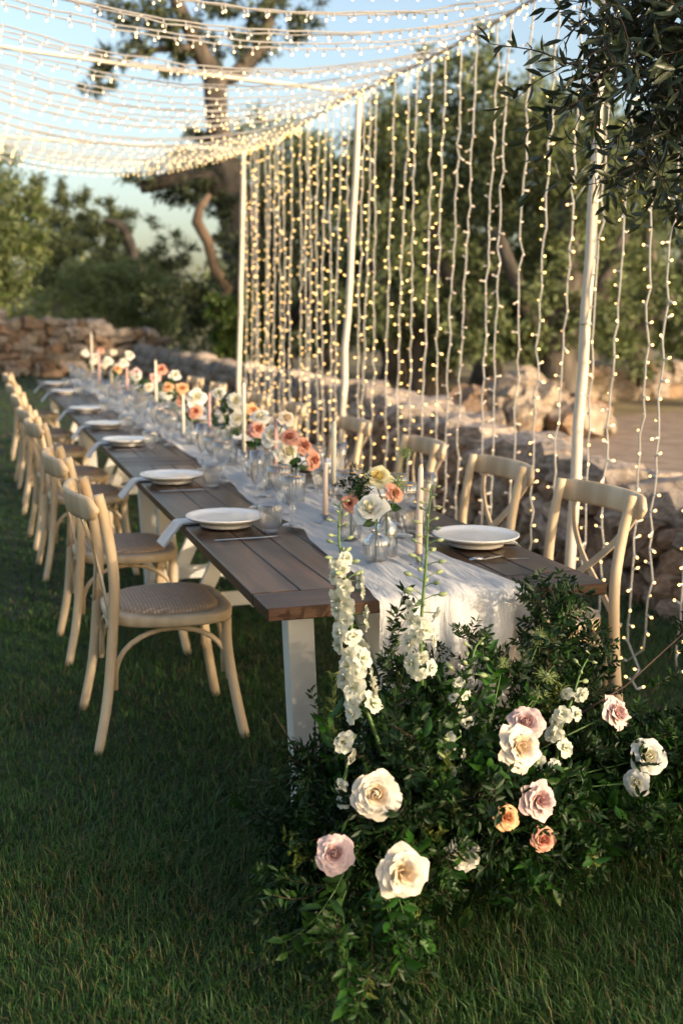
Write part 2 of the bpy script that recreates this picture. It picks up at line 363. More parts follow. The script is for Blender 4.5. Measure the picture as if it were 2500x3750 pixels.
def core1(t):
    m = MB()
    def f(u, v):
        y = -1.5+24*u; H = wall_h(y)-.14; x = wx(y)
        return [(x+.10, y, -.05), (x+.24, y, H), (x+.80, y, H), (x+.95, y, -.05)][round(v*3)]
    m.grid(f, 40, 3); m.build('wall_core', M['core'], t, False)
rubble_wall('long low rubble stone wall running behind the light curtain on the right', st, core1)
st = []
for row in range(8):
    x = -6.5+random.random()*.3
    while x < 3.4:
        H = 1.62-.09*max(0, x+1) if row < 9 else 0; L = random.uniform(.22, .52); zc = .12+row*.20
        if zc < H-.05:
            st.append((abs(x), (x+L/2, 26+random.uniform(-.04, .05), zc), (L*1.0, .5, random.uniform(.15, .32)), (random.uniform(-.4, .4), random.uniform(-.45, .45), random.uniform(-.3, .3)), ROCKS))
        x += L*.97
def core2(t):
    m = MB(); m.add([(-7.5, 26.05, 0), (3.4, 26.05, 0), (3.4, 26.05, 1.1), (-7.5, 26.05, 1.5), (-7.5, 26.7, 0), (3.4, 26.7, 0), (3.4, 26.7, 1.1), (-7.5, 26.7, 1.5)], [(0, 1, 2, 3), (3, 2, 6, 7), (5, 4, 7, 6), (1, 5, 6, 2), (4, 0, 3, 7)]); m.build('wall_core', M['core'], t, False)
rubble_wall('tall rough stone wall across the far end of the lawn', st, core2)
st = []
for row in range(3):
    x = 9
    while x < 21:
        L = random.uniform(.3, .6); st.append((x, (x, 15.2+(x-9)*.45+random.uniform(-.1, .1), .12+row*.24), (L*1.1, .45, .32), (random.uniform(-.2, .2), 0, .3), ROCKS)); x += L
def core3(t):
    m = MB(); m.box((9, 15.6, -.04), (9.8, 16, .3), .02); m.build('wall_core', M['core'], t)
rubble_wall('distant low stone wall beyond the sandy path, right of the dark tree trunk', st, core3)
t = thing('stone_heap', 'heap of tan rubble stones behind the wall under the trees', 'stone heap', (5.9, 10.6, 0))
for i in range(90):
    a = random.random()*6.28; rr = .9*random.random()**.6; z = .8*(1-rr/1.1)
    o = link('stone', random.choice(BODY[:-1]), t, (rr*math.cos(a)*1.3, rr*math.sin(a), z*random.uniform(.6, 1)), (random.random(), random.random(), random.random()*3)); s = random.uniform(.3, .5); o.scale = (s, s*.9, s*.75)

# ------------------------------------------------------------------ trees
def sph(n): return norm(RNG.normal(size=(n, 3)))
def tree(name, label, base, trunk, clumps, mats, nleaf=9000, L=.10, W=.035, cat='tree', bark='bark', limbs=(), group=None, inner=.35, probs=(.5, .3, .2)):
    """trunk: list of (x,y,z,r) relative to base; clumps: list of (x,y,z,rx,ry,rz) relative"""
    t = thing(name, label, cat, base, group=group)
    if trunk:
        m = MB(); m.tube([p[:3] for p in trunk], [p[3] for p in trunk], 10)
        m.build('trunk', M[bark], t)
        for l in limbs:
            m = MB(); m.tube([p[:3] for p in l], [p[3] for p in l], 8); m.build('limb', M[bark], t)
    vol = np.array([c[3]*c[4]*c[5] for c in clumps])**.7; vol = vol/vol.sum(); P = []; D = []
    for c, q in zip(clumps, vol):
        n = int(nleaf*q); k = max(4, n//45); cc = sph(k)*(inner+(1-inner)*RNG.random(k)[:, None]**.5)   # sub-clumps
        idx = RNG.integers(0, k, n); p = cc[idx]+RNG.normal(size=(n, 3))*.13
        P.append(np.array(c[:3])+p*np.array(c[3:6])); D.append(norm(cc[idx]*.6+RNG.normal(size=(n, 3))*.6+np.array([0, 0, -.1])))
    P = np.concatenate(P); D = np.concatenate(D); n = len(P)
    mi = RNG.choice(len(mats), n, p=np.array(probs[:len(mats)])/sum(probs[:len(mats)]))
    link('crown', leaf_cloud('crown', P, D, L*(.6+.8*RNG.random(n)), W*(.7+.6*RNG.random(n)), [M[x] for x in mats], mi), t)
    return t
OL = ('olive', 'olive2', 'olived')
# big twisted central tree (trunk behind the far pole)
tree('olive_tree', 'tallest twisted olive tree with a forked top, behind the far light pole', (4.2, 20, 0),
     [(.15, 0, -.05, .42), (.05, 0, 1.2, .34), (.2, 0, 2.4, .36), (.05, 0, 3.6, .44), (-.25, 0, 4.6, .32), (-.42, 0, 5.6, .24), (-.45, 0, 6.4, .25)],
     [(-1.9, 0, 7.4, .8, .8, .55), (-1.4, .2, 6.8, .5, .5, .45), (.9, 0, 7.5, .7, .6, .5), (-2.9, 0, 6.1, .42, .4, .4), (-.2, 0, 7.9, .9, .7, .4),
      (-.95, .1, 7.2, .45, .4, .4), (.35, .1, 7.1, .45, .4, .35), (-2.3, 0, 6.6, .5, .4, .3), (-.1, .1, 6.9, .5, .4, .4), (1.2, 0, 7.9, .6, .5, .5), (-1.2, 0, 4.25, 1.0, .7, .38), (-.3, 0, 4.0, .7, .6, .4), (.5, .2, 4.4, .9, .8, .8), (1.1, .3, 3.2, .9, .8, 1.0), (.1, .4, 3.0, .6, .6, .6), (-.6, .3, 5.0, .7, .5, .35)],
     ('olived', 'olive', 'olive2'), 13500, .15, .05, limbs=[[(-.45, 0, 6.3, .24), (-.85, 0, 7.0, .17), (-1.2, 0, 7.7, .14), (-1.5, 0, 8.4, .1)], [(-.42, 0, 6.3, .2), (0, 0, 6.45, .16), (.5, 0, 7.0, .16), (.7, 0, 7.6, .13), (.65, 0, 8.4, .1)],
      [(-.8, 0, 6.9, .09), (-1.8, 0, 6.75, .06), (-2.8, 0, 6.25, .03)], [(0, 0, 3.7, .32), (-.5, 0, 4.3, .26), (-1.2, 0, 4.35, .2), (-2.0, 0, 4.1, .12)]])
tree('olive_tree', 'olive with a sunlit reddish S-shaped trunk left of the far light pole', (3.1, 17.5, 0),
     [(.18, 0, 0, .12), (.18, 0, 1.2, .09), (.16, 0, 1.7, .10), (.33, 0, 2.05, .12), (.08, 0, 2.40, .10), (-.05, 0, 2.9, .10), (-.25, 0, 3.25, .11), (-.20, 0, 3.5, .08), (.0, 0, 3.75, .05)],
     [(.9, .3, 2.2, .6, .5, .9), (.4, .4, 1.9, .7, .5, .6), (-.6, .5, 1.7, .6, .5, .6), (.5, .5, 3.1, .4, .4, .3)], ('olived', 'olive', 'olive2'), 3800, .14, .05, bark='barkr')
tree('olive_tree', 'olive with a thin dark leaning trunk between the bushes, beyond the far wall', (3.45, 31.8, 0),
     [(1.1, 0, 0, .14), (.75, 0, 2.0, .14), (.35, 0, 3.1, .16), (.12, 0, 3.9, .16), (-.1, 0, 4.35, .14), (-.6, 0, 4.5, .07)],
     [(-.6, .4, 4.1, .9, .6, .5), (.9, .5, 2.6, 1.0, .8, .9), (-.9, .3, 4.9, .6, .5, .5), (1.5, .5, 3.6, .8, .6, .6), (.3, .4, 4.6, .8, .5, .4), (-1.8, .4, 3.7, .8, .5, .6), (-1.5, .3, 3.0, .8, .6, .5)], OL, 7000, .18, .06)
tree('olive_tree', 'green olive whose round crown fills the left edge of the view', (-1.75, 15.5, 0),
     [(0, 0, 0, .3), (.1, 0, 1.2, .26), (.3, 0, 2.2, .2)],
     [(1.0, 0, 2.9, .8, .8, .75), (1.2, 0, 2.3, .65, .7, .55), (1.35, 0, 3.0, .5, .5, .5), (.7, 0, 3.7, .8, .7, .5), (0, 0, 3.2, 1.2, 1, .9), (.6, 0, 2.0, .8, .8, .35)],
     ('olive2', 'olive', 'shrub'), 15000, .10, .04, probs=(.45, .35, .2))
tree('rounded_bush', 'broad grey-green rounded bush behind the far wall', (2.3, 29, 0), [(0, 0, 0, .2), (0, 0, 1.5, .15)],
     [(-.9, 0, 1.6, 1.1, .9, 1.0), (.4, 0, 1.9, 1.3, 1, 1.1), (1.5, 0, 1.8, .9, .9, 1.0), (-.2, 0, 2.6, .9, .8, .6), (1.0, 0, 2.6, .8, .7, .6)], ('bushl', 'bushl', 'olive2'), 11000, .14, .055, cat='bush')
for k, (bx, by, hh, lb) in enumerate([(1.6, 36, 5.6, 'loose olive crown showing sky, above the rounded bush'), (3.6, 38, 4.8, 'low far olive crown between the rounded bush and the tall twisted tree'), (-1.9, 44, 3.6, 'small hazy olive just above the far wall at the left')]):
    tree('olive_tree', lb, (bx, by, 0), [(0, 0, 0, .2), (.1, 0, hh*.5, .15)], [(random.uniform(-1, 1)*.9, random.uniform(-.5, .5), hh*random.uniform(.45, 1), random.uniform(.5, .9), .6, random.uniform(.4, .8)) for _ in range(15)], OL, 7000, .2, .07)
for (bx, by, hh, lb) in [(3.35, 17.0, 1.95, 'bright yellow-green young shrub left of the far light pole'), (4.1, 17.5, 1.55, 'smaller bright green shrub beside the far light pole')]:
    tree('leafy_shrub', lb, (bx, by, 0), [(0, 0, 0, .04), (0, 0, hh*.5, .03)], [(random.uniform(-.35, .35), random.uniform(-.2, .2), hh*random.uniform(.4, .95), .3, .3, .28) for _ in range(9)], ('shrub', 'olive2', 'mleaf'), 4200, .10, .05, cat='shrub', probs=(.55, .2, .25))
RT = [(8.6, 22, 5.3, 2.3, 'tall soft-leaved olive behind the middle pole'), (11.0, 24.5, 6.2, 2.7, 'tall olive between the middle and nearest poles'), (14.6, 20.5, 5.8, 2.6, 'tall olive right of the nearest pole'), (6.6, 15.5, 4.9, 2.1, 'dark olive directly behind the middle of the light curtain'), (8.2, 13.5, 5.0, 2.0, 'wide olive with a thick dark trunk beyond the wall, behind the front pole'),
      (9.6, 19, 5.4, 2.3, 'mid-green olive between the two dark curtain olives'), (12.4, 20, 6.0, 2.6, 'grey-green olive far behind the right-hand strings'),
      (12.6, 14.2, 4.4, 1.9, 'low branching olive at the right edge beyond the path'), (6.2, 24, 5.2, 2.2, 'olive right behind the far light pole'),
      (16.5, 26, 6.5, 3, 'large distant olive at the far right'), (9.5, 30, 6.2, 3, 'distant high olive crown above the curtain'), (21, 31, 6.5, 3.2, 'farthest olive right of the large distant one')]
for (bx, by, hh, rr, lb) in RT:
    cl = []
    for _ in range(22):
        a = random.random()*6.28; q = rr*random.uniform(.15, 1.0); cl.append((q*math.cos(a), q*math.sin(a)*.7, hh*random.uniform(.30, 1.12), rr*random.uniform(.28, .48), rr*.38, hh*random.uniform(.10, .17)))
    for _ in range(5): cl.append((rr*random.uniform(-.9, .9), random.uniform(-.4, .4), hh*random.uniform(.16, .36), rr*.35, rr*.3, hh*.1))
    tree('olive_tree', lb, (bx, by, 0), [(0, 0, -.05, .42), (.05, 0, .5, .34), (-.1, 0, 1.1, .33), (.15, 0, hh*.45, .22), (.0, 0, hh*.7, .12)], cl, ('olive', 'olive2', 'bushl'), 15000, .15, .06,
         limbs=[[(-.05, 0, 1.0, .22), (-.7, 0, 1.8, .16), (-1.2, .1, hh*.6, .08)], [(0, 0, 1.1, .2), (.7, 0, 1.9, .15), (1.1, -.1, hh*.6, .08)]], probs=(.4, .28, .32))
# far belt of wood
P = []; 
for k in range(60):
    a = R(-14+68*k/60+random.uniform(-.5, .5)); d = random.uniform(48, 60); c = np.array([-1.1+d*math.sin(a), -2.4+d*math.cos(a), random.uniform(.8, 2.0 if a < R(4) else 3.8)])
    P.append(c+sph(330)*np.array([2.2, 1.5, 1.6])*RNG.random((330, 1))**.4)
P = np.concatenate(P); P = P[P[:, 2] > 0]
tag(link('far_woodland', leaf_cloud('far_woodland', P, sph(len(P)), .5, .22, [M['olive'], M['olive2']], RNG.integers(0, 2, len(P)))), 'distant belt of olive woodland along the horizon', 'woodland', kind='stuff')
# trees behind the viewer, which shade the lawn
SH = [((5.85, -6.80), 'olive tree behind the viewer on the right whose dense crown shades the lawn', 9000, [(0, 0, 2.0, .85, .8, .42), (.3, .2, 2.3, .7, .6, .4), (-.3, -.1, 1.75, .6, .6, .35), (.1, 0, 3.0, .5, .5, .2), (.75, .55, 2.1, .35, .35, .5), (-.1, -.1, 3.5, .9, .8, .4)], .11),
      ((6.4, -10.7), 'thin olive tree behind the viewer that dapples the foreground grass', 1300, [(0, 0, 2.6, 1.2, 1.0, .6), (.3, .3, 3.4, .8, .6, .5), (-.8, -.6, 3.0, .9, .6, .6)], .12),
      ((11.0, -7.6), 'sparse olive tree far right behind the viewer', 3600, [(0, 0, 2.6, 1.7, 1.2, .8), (-.8, .4, 3.6, 1.1, .8, .7), (1.3, .9, 3.3, 1.0, .8, .7)], .13)]
for (bp_, lb, nl, cl, lw_) in SH:
    tree('olive_tree', lb, (*bp_, 0), [(0, 0, 0, .2), (.1, 0, .8, .16), (0, .1, 2.0, .08)], cl, OL, nl, lw_, .045, inner=.1)

# near olive bough hanging in at the top right
t = thing('olive_tree', 'near olive tree whose dark leafy bough hangs in at the top right', 'tree', (2.6, -.9, 0))
m = MB(); m.tube([(0, 0, 0), (.1, 0, .8), (-.05, .1, 1.6), (.1, .1, 2.4), (.0, .1, 3.3)], [.2, .17, .15, .12, .07], 10); m.build('trunk', M['bark'], t)
rr = random.Random(4); LP = []; LD = []; tw = MB(); LS = []
def twig(p, d, n, r, depth=0):
    pts = [p.copy()]
    for i in range(n):
        d = (d+Vector((rr.gauss(0, .22), rr.gauss(0, .22), rr.gauss(-.05, .18)))).normalized(); p = p+d*.035; pts.append(p.copy())
        if i > 0:
            for sgn in (-1, 1):
                if rr.random() < .88:
                    sd_ = d.cross(Vector((rr.gauss(0, 1), rr.gauss(0, 1), rr.gauss(0, 1)))).normalized()
                    LP.append(p.copy()); LD.append((d*.55+sd_*sgn*.8).normalized()); LS.append(rr.uniform(.75, 1.15))
        if depth < 1 and rr.random() < .33: twig(p.copy(), (d+Vector((rr.gauss(0, .6), rr.gauss(0, .6), rr.gauss(-.1, .5)))).normalized(), rr.randint(4, 8), r*.6, depth+1)
    tw.tube(pts, [r*(1-.7*i/len(pts)) for i in range(len(pts))], 4, cap=False)
b0 = Vector((2.6, -.9, 2.3))
BOUGH = []   # (start, end) of limbs in world space
for e in [(.78, .05, 2.12), (.62, .0, 2.18), (.95, .1, 1.95), (1.05, .25, 1.85), (.85, .1, 2.32), (1.0, -.1, 2.2), (1.1, .0, 2.05), (.72, .15, 2.28)]:
    e = Vector(e); mid = b0.lerp(e, .5)+Vector((0, 0, .12)); m2 = MB(); m2.tube([b0-Vector((2.6, -.9, 0)), mid-Vector((2.6, -.9, 0)), e-Vector((2.6, -.9, 0))], [.03, .015, .007], 6); m2.build('bough', M['twig'], t)
for k in range(300):
    # volume of the hanging clump; denser to the upper right
    a, b = rr.random(), rr.random()
    s = Vector((.52+.62*a**.8, .02+rr.uniform(-.2, .3), 0)); zlo = 2.13-.31*max(0, (s.x-.55))/.6; s.z = zlo+b*(2.5-zlo)
    twig(s, Vector((-.5, -.1+rr.gauss(0, .4), rr.gauss(-.15, .5))).normalized(), rr.randint(3, 6), .0026)
for s, d, n in [((.60, .05, 2.18), (-.9, 0, .18), 8), ((.56, .05, 2.10), (-.9, .1, -.05), 8), ((.50, .05, 2.1), (-.8, 0, -.35), 6), ((.62, .1, 2.02), (-.6, 0, -.6), 6), ((.85, .0, 1.80), (-.2, 0, -1), 7), ((.98, .05, 1.78), (0, 0, -1), 6), ((.74, .05, 1.95), (-.5, 0, -.8), 6), ((.66, .05, 2.3), (-.8, 0, .1), 8)]:
    twig(Vector(s), Vector(d).normalized(), n, .003)
for s, d, n in [((.45, .05, 2.17), (-1, 0, .1), 9), ((.45, .02, 2.22), (-1, 0, .25), 9), ((.42, .05, 2.08), (-1, 0, -.25), 9), ((.48, .05, 2.25), (-.9, 0, .1), 8), ((.5, .0, 2.12), (-1, 0, -.1), 9)]: twig(Vector(s), Vector(d).normalized(), n, .003)
off = np.array([2.6, -.9, 0]); P = np.array([list(p) for p in LP])-off; D = np.array([list(d) for d in LD]); LS = np.array(LS)
tw.v = [(a-2.6, b+.9, c) for a, b, c in tw.v]; o = tw.build('twigs', M['twig'], t); o['kind'] = 'stuff'
cn = np.array([-.3, .95, 2.05]); order = np.argsort(np.linalg.norm(P+off-np.array([-1.1166, -2.4, 1.44]), axis=1)); keep = order[:280]; rest = order[280:]
def hi_leaf(P, D, L, W, name='leaf', curl=.15):
    n = len(P); N = norm(np.cross(D, norm(RNG.normal(size=(n, 3))))); S = np.cross(D, N); L = np.broadcast_to(L, n)[:, None]; W = np.broadcast_to(W, n)[:, None]
    def pt(t, s, nn): return P+D*L*t+S*W*s*.5+N*(W*nn-L*curl*t*t)
    V = np.stack([pt(0, 0, 0), pt(.28, .8, .2), pt(.28, 0, 0), pt(.28, -.8, .2), pt(.62, .85, .2), pt(.62, 0, 0), pt(.62, -.85, .2), pt(1, 0, 0)], 1).reshape(-1, 3); i = np.arange(n)*8
    q = lambda *k: np.stack([i+j for j in k], 1)
    F = np.concatenate([q(0, 1, 2), q(0, 2, 3), q(1, 4, 5), q(1, 5, 2), q(2, 5, 6), q(2, 6, 3), q(4, 7, 5), q(5, 7, 6)])
    return V, F
LLEAF = []
for s in range(6):
    V, F = hi_leaf(np.zeros((1, 3)), np.array([[1., 0, 0]]), .058, .0155, curl=.1+.1*s/6); LLEAF.append(np_mesh('leaf', V, F, [M['near_olive']], smooth=True))
for i in keep:
    q = Vector(D[i]).to_track_quat('X', 'Z'); o = link('leaf', random.choice(LLEAF), t, P[i]); o.rotation_mode = 'QUATERNION'; o.rotation_quaternion = q @ Matrix.Rotation(random.random()*6.28, 3, 'X').to_quaternion(); s = LS[i]; o.scale = (s, s, s)
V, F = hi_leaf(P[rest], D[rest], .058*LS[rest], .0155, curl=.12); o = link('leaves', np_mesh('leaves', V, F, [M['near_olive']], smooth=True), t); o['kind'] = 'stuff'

# ------------------------------------------------------------------ poles, light curtain, canopy
def pole(label, b, tp, grp='poles carrying the light canopy'):
    m = MB(); b = Vector(b); tp = Vector(tp); n = 12
    m.tube([b.lerp(tp, i/n)+Vector((random.gauss(0, .004), random.gauss(0, .005), 0))*(0 < i < n) for i in range(n+1)], [.026-.004*i/n for i in range(n+1)], 12)
    t = thing('pole', label, 'pole', b, group=grp); m.v = [(x-b.x, y-b.y, z-b.z) for x, y, z in m.v]; m.build('shaft', M['pole'], t)
    m = MB()
    for z in (.7, 1.45, 2.2): m.tube([(tp-b)*(z/3), (tp-b)*((z+.012)/3)], .0268, 12)
    m.build('tape_bands', M['wire'], t)
pole('nearest cream pole of the light curtain, behind the right-hand chairs', (1.5, 1.875, 0), (1.5, 1.81, 3.0))
pole('middle cream pole of the light curtain', (1.5, 5.28, 0), (1.5, 4.93, 3.03))
pole('farthest cream pole where the light curtain ends', (1.5, 8.66, 0), (1.5, 8.32, 3.14))
pole('cream pole on the open side, near the first chairs', (-1.62, 1.9, 0), (-1.6, 1.85, 3.05))
pole('cream pole on the open side, level with the middle one', (-1.62, 5.2, 0), (-1.6, 5.0, 3.15))
pole('cream pole on the open side at the far end', (-1.62, 8.6, 0), (-1.6, 8.4, 3.2))
def topz(y): return 3.0+.012*max(0, y-2)+(.06*max(0, (y-5)/3.4))-.035*math.sin(math.pi*((y-1.8) % 3.3)/3.3)
SOCK = MB(); SOCK.tube([(0, 0, 0), (.025, 0, 0)], .0043, 6, 0); SOCK.tube([(.025, 0, 0), (.029, 0, 0), (.034, 0, 0)], [.0042, .0045, .002], 6, 1); BULB = SOCK.mesh('bulb', [M['socket'], M['bulb']])
BULBW = BULB.copy(); BULBW.materials[1] = M['bulbweak']
def place_bulbs(pl, parent, single, loc0=Vector((0, 0, 0)), dim=False, weak=False):
    """pl: (pos, dir)"""
    if single:
        for p, d in pl:
            o = link('bulb', BULBW if weak else BULB, parent, p-loc0); o.rotation_mode = 'QUATERNION'; o.rotation_quaternion = d.to_track_quat('X', 'Z')
    else:
        vb = [v.co.copy() for v in BULB.vertices]; fb = [tuple(p.vertices) for p in BULB.polygons]; mb = [p.material_index for p in BULB.polygons]; m = MB()
        for p, d in pl:
            q = d.to_track_quat('X', 'Z').to_matrix(); o = len(m.v); m.v += [tuple(q @ c+p-loc0) for c in vb]; m.f += [tuple(i+o for i in f) for f in fb]; m.m += mb
        o = m.build('bulbs', [M['cwire'], M['bulbdim']] if dim else [M['socket'], M['bulbweak'] if weak else M['bulb']], parent); o['kind'] = 'stuff'
ORD = ['first', 'second', 'third', 'fourth', 'fifth', 'sixth', 'seventh', 'eighth', 'ninth', 'tenth', 'eleventh', 'twelfth', 'thirteenth', 'fourteenth', 'fifteenth', 'sixteenth', 'seventeenth', 'eighteenth', 'nineteenth', 'twentieth']
near = [.98, 1.22, 1.38, 1.58, 1.80, 2.03, 2.25, 2.42, 2.67, 2.87, 3.09, 3.26, 3.47, 3.65, 3.87, 4.09, 4.32, 4.5, 4.71, 4.86]
far = [5.12+.185*i for i in range(18)]
sr = random.Random(11)
def ordn(k):
    if k <= 20: return ORD[k-1]
    te = {2: 'twent', 3: 'thirt', 4: 'fort', 5: 'fift', 6: 'sixt'}[k//10]
    return te+'ieth' if k % 10 == 0 else te+'y-'+ORD[k % 10-1]
def hang(y, label, single, tail=None, weak=False):
    t = thing('light_string', label, 'light string', (1.5, y, 0), group='light strings hanging in the curtain'); z = topz(y); pts = []; bl = []; k = 0; zb = .04 if y < 5 else sr.uniform(.04, .2)
    ox = sr.uniform(-.02, .02); ph = sr.random()*6; sw = sr.uniform(-.02, .03)
    while z > zb:
        f = (topz(y)-z)/3; p = Vector((ox+sr.gauss(0, .005)+.012*math.sin(ph+z*1.7), sw*f*2+sr.gauss(0, .006)+.02*math.sin(ph+z*2.3)*f, z)); pts.append(p)
        if k > 1:
            a = sr.choice((-1, 1))*1.57+sr.gauss(0, .9); d = Vector((math.cos(a)*.8, math.sin(a), sr.gauss(0, .35))).normalized(); bl.append((p, d))
        z -= sr.uniform(.066, .084); k += 1
    if tail:
        for q in tail: p = Vector(q)-Vector((1.5, y, 0)); pts.append(p); bl.append((p, Vector((sr.gauss(0, 1), sr.gauss(0, 1), .5)).normalized()))
    m = MB(); m.tube(pts, .0046, 5); m.build('wire', M['wire'], t)
    if k > 8 and sr.random() < .3:
        j = sr.randint(6, len(pts)-6); q = MB(); q.tube([pts[j], pts[j]+Vector((0, .003, -.02)), pts[j+1]], [.006, .012, .006], 8); q.build('connector', M['wire'], t)
    place_bulbs(bl, t, single, weak=weak)
npole = 4
for i, y in enumerate(near):
    tail = [(1.47, 1.32, .03), (1.42, 1.45, .02), (1.40, 1.6, .03), (1.43, 1.72, .02), (1.46, 1.85, .03)] if i == 1 else ([(1.45, 1.2, .03), (1.36, 1.12, .02), (1.30, 1.0, .03)] if i == 2 else None)
    if i <= 3: lb = 'hanging light string to the right of the nearest pole, %s from the right edge' % ORD[i]
    elif i == 4: lb = 'hanging light string twisting down right beside the nearest pole'
    else: lb = 'hanging light string, %s to the left of the nearest pole' % ORD[i-5]
    hang(y, lb, i < 9, tail, 7 <= i <= 11)
for i, y in enumerate(far): hang(y, 'distant hanging light string, %s beyond the middle pole' % ORD[i], False)
# header cables
def cable(label, pts, r=.012, bulbs=True):
    m = MB(); m.tube(pts, r, 6); t = thing('cable', label, 'cable'); m.build('rope', M['pole'] if not bulbs else M['wire'], t)
    if bulbs:
        bl = []
        for a, b in zip(pts[:-1], pts[1:]):
            a = Vector(a); b = Vector(b); n = max(1, int((b-a).length/.042))
            for j in range(n): bl.append((a.lerp(b, j/n)+Vector((sr.gauss(0, .02), 0, sr.gauss(-.01, .02))), Vector((sr.gauss(0, .8), sr.gauss(0, .4), -1)).normalized()))
        place_bulbs(bl, t, False)
cable('white header cable with bulbs along the top of the light curtain', [(1.5, y/4, topz(y/4)+.005) for y in range(2, 34)])
cable('white header cable with bulbs along the open side of the canopy', [(-1.6, y/4, topz(y/4)+.08) for y in range(2, 34)])
for yy, lb, zl in [(4.97, 'taut cream rope crossing overhead from the middle pole', 3.17), (8.36, 'cream rope crossing overhead at the far poles', 3.12), (1.82, 'cream rope crossing overhead from the nearest pole', 3.1)]:
    cable(lb, [(1.5-3.1*i/10, yy, (topz(yy)+.01)*(1-i/10)+zl*i/10-.02*math.sin(math.pi*i/10)) for i in range(11)], .014, False)
ny = 0
yy = .75
while yy < 8.5:
    t = thing('light_string', 'overhead light string swagged across the table, %s from the near end' % ordn(ny+1), 'light string', (0, yy, 0), group='overhead swags of the light canopy')
    sag = sr.uniform(.24, .33)-(.03 if yy < 4 else -.02); pts = []; bl = []; z0 = topz(yy); sk = sr.gauss(0, .05)
    for i in range(33):
        x = 1.5-3.1*i/32; f = (x+.05)/1.55; z = z0+.0+.03*(1-f)-sag*(1-f*f)+sr.gauss(0, .003); p = Vector((x, sk*(1-f*f)+sr.gauss(0, .004), z)); pts.append(p)
        if 0 < i < 32: bl.append((p, Vector((sr.gauss(0, .35), sr.gauss(0, .35), -1)).normalized()))
    m = MB(); m.tube(pts, .0042, 5); m.build('wire', M['cwire'], t); place_bulbs(bl, t, False, dim=True); ny += 1; yy += sr.uniform(.145, .18)

# ------------------------------------------------------------------ tables
TH = .76
def table(y0, y1, label, npl=7):
    t = thing('dining_table', label, 'table', (0, y0, 0), group='dark plank tables joined end to end'); Ln = y1-y0; g = .0022
    for s in (-1, 1):
        m = MB(); a, b = sorted((s*.475, s*(.345+g))); m.box((a, .15+g, TH-.033), (b, Ln-.15-g, TH), .0025); m.build('edge_plank', M['plank'], t, False)
    for yy in (0, Ln-.15):
        m = MB(); m.box((-.475, yy, TH-.0335), (.475, yy+.15, TH-.0005), .0025); m.build('breadboard_plank', M['plankx'], t, False)
    pw = .69/npl
    for i in range(npl):
        m = MB(); x = -.345+i*pw; m.box((x+g, .15+g, TH-.032), (x+pw-g, Ln-.15-g, TH-.0008), .002); m.build('plank', M['plank'], t, False)
    m = MB(); m.box((-.345, .12, TH-.036), (.345, Ln-.12, TH-.0335), .001); m.build('backing_board', M['plankx'], t, False)
    for k, yy in enumerate((.30, Ln-.30)):
        for s in (-1, 1):
            m = MB(); m.tube([(s*.315, yy, TH-.034), (s*.275, yy, 0)], .052, 4); m.v = [(x, y, z) for x, y, z in m.v]
            m = MB(); mt = Matrix.Translation((s*.295, yy, (TH-.036)/2)) @ Matrix.Rotation(s*.055, 4, 'Y'); m.box((-.038, -.03, -(TH-.036)/2), (.038, .03, (TH-.036)/2), .003, mt=mt); m.build('leg', M['white'], t, False)
            m = MB(); mt = Matrix.Translation((0, yy+s*.022+.02, .40)) @ Matrix.Rotation(s*.42, 4, 'Y'); m.box((-.036, -.016, -.35), (.036, .016, .35), .002, mt=mt); m.build('cross_brace', M['white'], t, False)
        m = MB(); m.box((-.30, yy-.045, .09), (.30, yy-.031, .16), .002); m.build('bottom_rail', M['white'], t, False)
        m = MB(); m.box((-.33, yy-.02, TH-.09), (.33, yy+.02, TH-.0365), .002); m.build('top_rail', M['white'], t, False)
table(0, 2.80, 'nearest dark plank table with the white trestle legs showing'); table(2.806, 6.3, 'second dark plank table, in the middle of the row'); table(6.306, 10.29, 'farthest dark plank table of the row')

# runner
def runner():
    m = MB(); rr = random.Random(5)
    def wr(x, y): return max(0, .010*math.sin(17*x+1.3*y+1.5*math.sin(3*y))+.0085*math.sin(40*x+3*math.sin(2.1*y)+2*math.sin(5*y))+.004*math.sin(83*x+6*y+math.sin(9*y))+.004*math.sin(21*y+19*x)*math.sin(17*x))+.002*math.sin(160*x+11*y)
    ys = [-.45+i*.02 for i in range(23)]+[.01+i*.05 for i in range(205)]
    NU = 44
    for j, s in enumerate(ys):
        y = max(s, -.012)
        yy = max(0, y); lo = -.20+.085*min(1, yy/.9)-.03*max(0, math.sin(yy*1.3+.4))*(yy > .9)+.012*math.sin(yy*7); hi = .225-.06*min(1, yy/.35)+.02*math.sin(yy*1.9)+.008*math.sin(yy*9)
        for i in range(NU+1):
            u = i/NU; x = lo+(hi-lo)*u; z = .7655+max(0, wr(x, y)+.003)
            if s < 0:
                d = -s; fold = .018*math.sin(u*21+1)+.01*math.sin(u*47+2); z = .7655-max(0, d-.01)+.004*math.exp(-d*60); yy2 = -.014-.9*min(d, .03)*.3+fold*min(1, d*7)-.02; x += .02*math.sin(u*13)*d; m.v.append((x, yy2-.02*min(1, d*8), z))
            else: m.v.append((x, y, z))
    W = NU+1
    for j in range(len(ys)-1):
        for i in range(NU): m.f.append((j*W+i, j*W+i+1, (j+1)*W+i+1, (j+1)*W+i)); m.m.append(0)
    tag(m.build('table_runner', M['gauze']), 'crinkled white gauze runner down the middle of the tables, draping off the near end', 'table runner')
runner()

